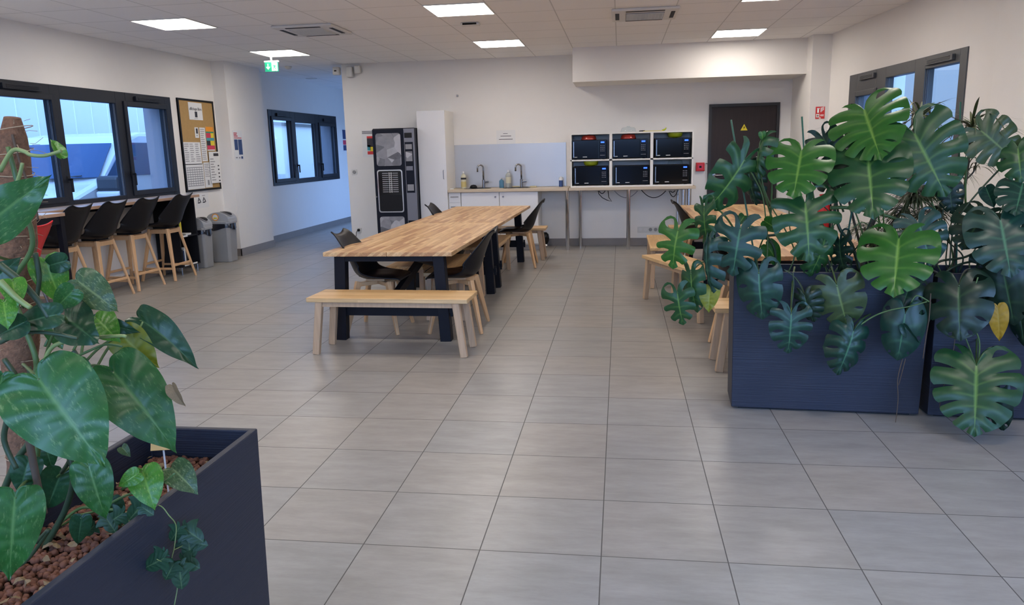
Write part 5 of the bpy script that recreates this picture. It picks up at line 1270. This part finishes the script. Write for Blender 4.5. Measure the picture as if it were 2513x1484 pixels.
tuft(D1, 44, .24, 1, 'strap_leaf', 1.0, 1.0, .014); tuft(D1, 10, .18, 11, 'strap_bright', .9, 1.2, .010); tuft(D2, 60, .31, 2, 'strap_leaf', 1.3, .75, .014); tuft(D2, 16, .16, 12, 'strap_bright', 1.0, .6, .010)
for c, n, L, s in ((D3, 170, .19, 3), (D4, 70, .22, 4), (D5, 160, .18, 5), (D6, 44, .20, 6), (onY(2215, 520, 1.9), 150, .17, 31), (onY(2270, 470, 1.88), 120, .17, 32), (onY(2120, 560, 1.9), 90, .17, 33), (D7, 100, .18, 7), (D8, 44, .2, 8), (D9, 30, .18, 9), (onY(2200, 560, 1.92), 50, .18, 10)): tuft(c, n, L, s, 'strap_leaf', 1.0, .15, .009)
tr = lambda path, r: petiole(DR, spx(path, 1.86), r, 'dracaena_stem', 'trunk')
tr([(2116, 672), (2120, 600), (2150, 520), (2170, 430), (2170, 395)], .016); tr([(2116, 640), (2180, 560), (2240, 480), (2262, 400), (2262, 305)], .010)
tr([(2340, 668, 1.84), (2350, 560), (2372, 430), (2385, 312)], .008); tr([(2116, 620), (2090, 520), (2070, 420), (2065, 330)], .007); tr([(2250, 672), (2270, 600), (2290, 520)], .009); tr([(2270, 600), (2310, 500), (2320, 420)], .007); tr([(2116, 650), (2140, 620), (2150, 600)], .007); tr([(2372, 440), (2390, 420), (2395, 400)], .004); tr([(2160, 590), (2180, 575), (2200, 560)], .005)
# a few dry orange strap leaves
o = tuft(onY(2215, 480, 1.84), 12, .22, 21, 'dead_leaf', .8, .0, .009, 'dry_tuft'); o['label'] = 'dry brown strap leaves'
o = tuft(onY(2320, 520, 1.82), 10, .20, 22, 'dead_leaf', .8, .0, .009, 'dry_tuft'); o['label'] = 'dry brown strap leaves'

# ------------------------------------------------------------------ pothos on a coir pole, near left
ZS = .685
base = onZ(64, 1300, ZS); top = onY(26, 262, base.y)
CP = thing('coir_pole', 'brown coir plant pole wound with string at the left edge', 'plant pole', (base.x, base.y, ZS - .02))
n = 26; ax = (top - base); RP = .031
pts = [Vector((0, 0, 0)).lerp(ax, k / n) + Vector((.003 * math.sin(k), .003 * math.cos(k * 1.3), 0)) for k in range(n + 1)]
MB().tube(pts, [RP * (1.06 + .05 * math.sin(k * 2.1)) * {n: .45, n - 1: .68, n - 2: .86}.get(k, 1) for k in range(n + 1)], 20).build('fibre_core', 'coir', CP, smooth=True)
mb = MB()
for k in range(21):
    c = Vector((0, 0, 0)).lerp(ax, (k + .5) / 21); ring = [c + Vector((RP * 1.10 * math.cos(a), RP * 1.10 * math.sin(a), .006 * math.sin(a + k))) for a in [2 * PI * q / 16 for q in range(17)]]; mb.tube(ring, .0009, 4, False)
mb.build('string', 'string', CP)
r = random.Random(5); mb = MB()
for k in range(90):
    q = r.random() ** .7; c = Vector((0, 0, 0)).lerp(ax, q); a = r.uniform(0, 2 * PI); d = Vector((math.cos(a), math.sin(a), r.uniform(-.6, .6))); p = c + Vector((d.x, d.y, 0)) * RP * 1.02; e = d + Vector((0, 0, r.uniform(-1, 1)))
    L = r.uniform(.01, .035); mb.tube([p, p + d * L * .4, p + (d + e) * L * .5], .0005, 4, False)
o = mb.build('loose_fibres', 'string', CP); o['kind'] = 'stuff'
PO = thing('pothos', 'variegated pothos with big heart-shaped leaves climbing the coir pole', 'plant', (base.x, base.y, ZS))
pm, pd, pb, pp = 'pothos_mid', 'pothos_dark', 'pothos_bright', 'pothos_pale'
PL = [
 ('k', pm, (96, 932), (246, 1136), 222, -1.42, 1, 6, (60, 900)), ('h', pm, (278, 912), (431, 1090), 166, -1.22, 1, -10, (200, 925)), ('i', pd, (348, 786), (482, 876), 84, -1.10, 1, -20, (225, 930)),
 ('k', pd, (162, 776), (222, 832), 112, -1.28, 1, 20, (110, 880)), ('k', pp, (192, 690), (282, 758), 92, -1.25, 1, 0, (120, 800)), ('i', pm, (180, 712), (134, 758), 60, -1.3, 1, 0, (110, 780)),
 ('h', pb, (236, 780), (286, 830), 78, -1.18, 1, 0, (180, 860)), ('h', 'leaf_turning', (300, 824), (378, 898), 92, -1.14, 1, 10, (200, 900)), ('k', pm, (36, 1222), (22, 1426), 136, -1.50, 1, 0, (90, 1180)),
 ('h', pm, (218, 1143), (256, 1274), 92, -1.34, 1, 6, (130, 1180)), ('h', pb, (350, 1156), (376, 1238), 84, -1.26, 1, 0, (300, 1200)), ('i', pb, (338, 1162), (302, 1186), 44, -1.28, 1, 0, (300, 1200)),
 ('i', pp, (424, 1150), (480, 1200), 74, -1.18, 1, -10, (390, 1180)), ('k', pm, (-40, 556), (112, 440), 122, -1.38, 1, 0, (40, 640)), ('i', pb, (112, 642), (150, 740), 84, -1.22, 1, 0, (88, 800)),
 ('i', pd, (140, 772), (10, 796), 66, -1.38, 1, 10, (150, 800)), ('j', pd, (60, 790), (-20, 830), 60, -1.40, 1, 0, (80, 820)), ('j', pb, (150, 384), (128, 336), 30, -1.26, 1, 20, None),
 ('h', pb, (30, 690), (40, 742), 60, -1.40, 1, 0, (60, 760)), ('h', pb, (8, 740), (18, 800), 60, -1.42, 1, 0, (30, 800)), ('i', pd, (150, 1160), (110, 1262), 84, -1.22, 1, 0, (110, 1250)),
 ('j', pm, (132, 810), (150, 850), 46, -1.2, 1, 0, (110, 850)), ('i', pm, (190, 892), (226, 916), 44, -1.2, 1, 0, (150, 920)), ('h', pd, (70, 1130), (50, 1200), 70, -1.36, 1, 0, (80, 1180)),
 ('h', pm, (6, 920), (-10, 990), 60, -1.40, 1, 0, (20, 960)), ('i', pd, (110, 1090), (128, 1150), 50, -1.2, 1, 0, (90, 1150)), ('h', pd, (270, 1230), (296, 1290), 56, -1.22, 1, 0, (240, 1290)),
 ('j', pp, (300, 1098), (318, 1118), 26, -1.12, 1, 0, None), ('h', pd, (240, 790), (330, 812), 46, -1.16, 1, 0, (200, 870)), ('i', pd, (-20, 690), (40, 640), 60, -1.36, 1, 0, (30, 700)), ('h', pd, (200, 1270), (190, 1340), 50, -1.30, 1, 0, (150, 1290)), ('i', pd, (160, 640), (90, 660), 50, -1.22, 1, 0, None), ('j', 'dead_leaf', (424, 948), (446, 998), 34, -1.2, 1, 30, None)]
for (s, m_, J, Tp, W_, Y_, tl, rl, root) in PL:
    lf, P, a_, nrm, L = place_leaf(PO, s, m_, J, Tp, W_, Y_, tl, rl, maxt=.5)
    if root:
        Rp = onY(root[0], root[1], base.y); petiole(PO, curve_pts(P, P - a_ * L * .3 + (Rp - P) * .3 + Vector((0, 0, -.01)), Rp, 12), .0028, 'petiole')
def pstem(path, Y_, r, m_='petiole', nm='stem'):
    pts = spx(path, Y_); petiole(PO, pts, [r * (1 - .3 * k / len(pts)) for k in range(len(pts))], m_, nm)
pstem([(92, 1330), (70, 1200), (92, 1100), (60, 1000), (90, 900), (60, 800), (30, 700), (80, 600), (50, 480), (20, 360)], -1.26, .0062, 'petiole')
pstem([(110, 1340), (160, 1250), (180, 1160), (150, 1080), (100, 1000), (70, 900)], -1.30, .0065, 'petiole_dark'); pstem([(60, 1000), (75, 1100), (95, 1200), (110, 1260)], -1.38, .0075, 'root_brown')
pstem([(0, 420), (30, 370), (60, 372), (75, 380), (110, 382), (150, 370)], -1.28, .0042, 'petiole_pale'); pstem([(0, 560), (20, 500), (45, 440), (55, 400)], -1.32, .0042, 'petiole_pale')
pstem([(0, 650), (50, 690), (95, 740), (120, 780)], -1.38, .0065, 'petiole_dark'); pstem([(0, 690), (40, 730), (75, 755)], -1.42, .0060, 'petiole_pale'); pstem([(86, 620), (96, 680), (90, 730)], -1.24, .0055, 'petiole_dark')
pstem([(105, 900), (130, 850), (200, 832), (290, 824), (310, 826)], -1.26, .0045, 'petiole_pale'); pstem([(165, 886), (220, 860), (260, 845), (300, 850)], -1.24, .0030, 'petiole'); pstem([(0, 840), (60, 815), (130, 818), (190, 830)], -1.38, .0045, 'petiole_dark')
pstem([(220, 925), (250, 916), (280, 914)], -1.22, .003, 'petiole_pale'); pstem([(325, 840), (338, 815), (350, 790)], -1.12, .0026, 'petiole_pale'); pstem([(180, 860), (200, 890), (218, 930)], -1.24, .005, 'petiole_dark')
pstem([(10, 1200), (40, 1130), (80, 1060), (60, 960), (10, 880)], -1.36, .0065, 'petiole_dark'); pstem([(100, 1330), (190, 1250), (250, 1250), (290, 1250)], -1.26, .0035, 'petiole'); pstem([(150, 1270), (230, 1255), (310, 1215), (390, 1190), (430, 1160)], -1.24, .0030, 'petiole')
pstem([(0, 960), (20, 1010), (10, 1080), (40, 1150)], -1.42, .006, 'petiole_dark'); pstem([(200, 1060), (170, 1130), (150, 1160)], -1.3, .005, 'petiole_dark'); pstem([(90, 1330), (120, 1300), (60, 1380), (0, 1400)], -1.42, .004, 'petiole_dark')
pstem([(30, 330), (50, 400), (80, 480), (94, 540)], -1.225, .0026, 'root_brown')
# ivy trailing over the rim
IVt = thing('ivy', 'small-leaved ivy trailing over the side of the near left planter', 'plant', tuple(onY(400, 1210, -1.22)))
XR = -.838
def ivp(path, r=.0012):
    P = [onX(px, py, xx) for px, py, xx in path]; n = (len(P) - 1) * 6; Q = [Vector(catm([tuple(p) for p in P], k / n)) for k in range(n + 1)]
    MB().tube([q - Vector(IVt.location) for q in Q], r, 6).build('vine', 'petiole_pale', IVt, smooth=True)
ivp([(300, 1290, -.95), (350, 1255, -.90), (390, 1240, -.85), (415, 1265, -.83), (432, 1290, -.83), (428, 1340, -.83), (420, 1385, -.83), (436, 1425, -.83), (428, 1484, -.83)])
ivp([(425, 1350, -.83), (445, 1340, -.825), (462, 1330, -.82)], .0009); ivp([(422, 1376, -.83), (400, 1378, -.82), (385, 1372, -.82)], .0009)
def ivy_leaf(px, py, tx, ty, W_, X_):
    me = IV; P = onX(px, py, X_); dist = (P - CAM).dot(FW); view = (P - CAM).normalized(); Q = CAM + ray(tx, ty) * (dist / ray(tx, ty).dot(FW)); v = Q - P; L = W_ * dist / FPX / 1.0
    ax_ = v.normalized(); nrm = (-view - ax_ * (-view).dot(ax_)).normalized(); sd = ax_.cross(nrm)
    if not me.materials: me.materials.append(MATS['ivy'])
    o = bpy.data.objects.new('leaf', me); COL.objects.link(o); o.parent = IVt; M = Matrix((sd * L, ax_ * L, nrm * L)).transposed().to_4x4(); M.translation = P - Vector(IVt.location); o.matrix_basis = M
for a in ((440, 1295, 425, 1318, 42, -.825), (455, 1298, 472, 1310, 56, -.82), (462, 1325, 468, 1365, 54, -.815), (462, 1330, 494, 1335, 50, -.82), (402, 1370, 358, 1392, 58, -.815), (398, 1360, 380, 1372, 46, -.82), (425, 1385, 415, 1405, 46, -.815), (448, 1375, 482, 1390, 48, -.82), (440, 1390, 446, 1440, 60, -.81),
          (352, 1235, 330, 1260, 60, -.87), (300, 1260, 270, 1280, 50, -.92), (260, 1270, 280, 1300, 46, -.95), (230, 1290, 210, 1310, 36, -.98), (350, 1245, 375, 1262, 34, -.86)): ivy_leaf(*a)
# clay pebbles: those in sight are single pieces on the bed
r = random.Random(21); pe = bmesh.new(); bmesh.ops.create_icosphere(pe, subdivisions=2, radius=1)
for v in pe.verts: v.co *= 1 + .08 * math.sin(v.co.x * 4 + v.co.y * 3) + .05 * math.cos(v.co.z * 6)
for f in pe.faces: f.smooth = True
pv = [v.co.copy() for v in pe.verts]; pf = [[v.index for v in f.verts] for f in pe.faces]; pe.free()
mb = MB()
for k in range(2600):
    x = r.uniform(-.125, .125); y = r.uniform(-.49, .49); s = r.uniform(.0050, .0085); c = Vector((PLX + x, PLY + y, ZS + .002 + r.uniform(0, .010) + .010 * math.sin(y * 9) ** 2))
    M = Matrix.Translation(c) @ Matrix.Rotation(r.uniform(0, 6), 4, (r.random(), r.random(), 1)) @ Matrix.Diagonal((s, s * r.uniform(.8, 1), s * r.uniform(.75, 1), 1)); vs = [mb.bm.verts.new(M @ p) for p in pv]
    for f in pf: mb.bm.faces.new([vs[q] for q in f])
o = mb.build('clay_pebbles', 'pebble', smooth=True); tag(o, 'reddish brown clay pebbles covering the bed of the near planter', 'pebbles', kind='stuff')
mb = MB()
for k in range(95):
    x = r.uniform(-.12, .125); y = r.uniform(-.42, .47); c = Vector((PLX + x, PLY + y, ZS + .022 + r.uniform(0, .012))); s = r.uniform(.006, .015); R = Matrix.Rotation(r.uniform(0, 6), 3, 'Z') @ Matrix.Rotation(r.uniform(-.7, .7), 3, 'X'); cu = r.uniform(-.8, .8)
    P = [c + R @ (Vector((a, b, cu * a * a)) * s) for a, b in ((-1, 0), (-.5, .6), (.3, .7), (1, .1), (.4, -.6), (-.5, -.5))]; m0 = mb.bm.verts.new(c + R @ Vector((0, 0, .2 * s))); vs = [mb.bm.verts.new(p) for p in P]
    for q in range(6): mb.bm.faces.new((m0, vs[q], vs[(q + 1) % 6]))
o = mb.build('dry_leaves', 'dead_leaf', solid=.0006); tag(o, 'crumbled dry leaves lying on the clay pebbles', 'dry leaves', kind='stuff')
# wooden plant tag
p = onX(402, 1110, -.97)
t = thing('plant_label', 'small wooden label on a stick near the far end of the near planter', 'plant label', (p.x, p.y, ZS)); a, b = onX(362, 1085, p.x), onX(424, 1080, p.x)
zc = onX(400, 1094, p.x).z - ZS
MB().tube([(0, 0, 0), (0, 0, zc + .012)], .0022, 6).build('stick', 'paper', t)
o = MB().box(-.024, .024, -.002, .002, -.0085, .0085).build('board', 'tag_wood', t, loc=(0, -.003, zc)); o.rotation_euler = (-.5, .08, .45)

bpy.context.view_layer.update()
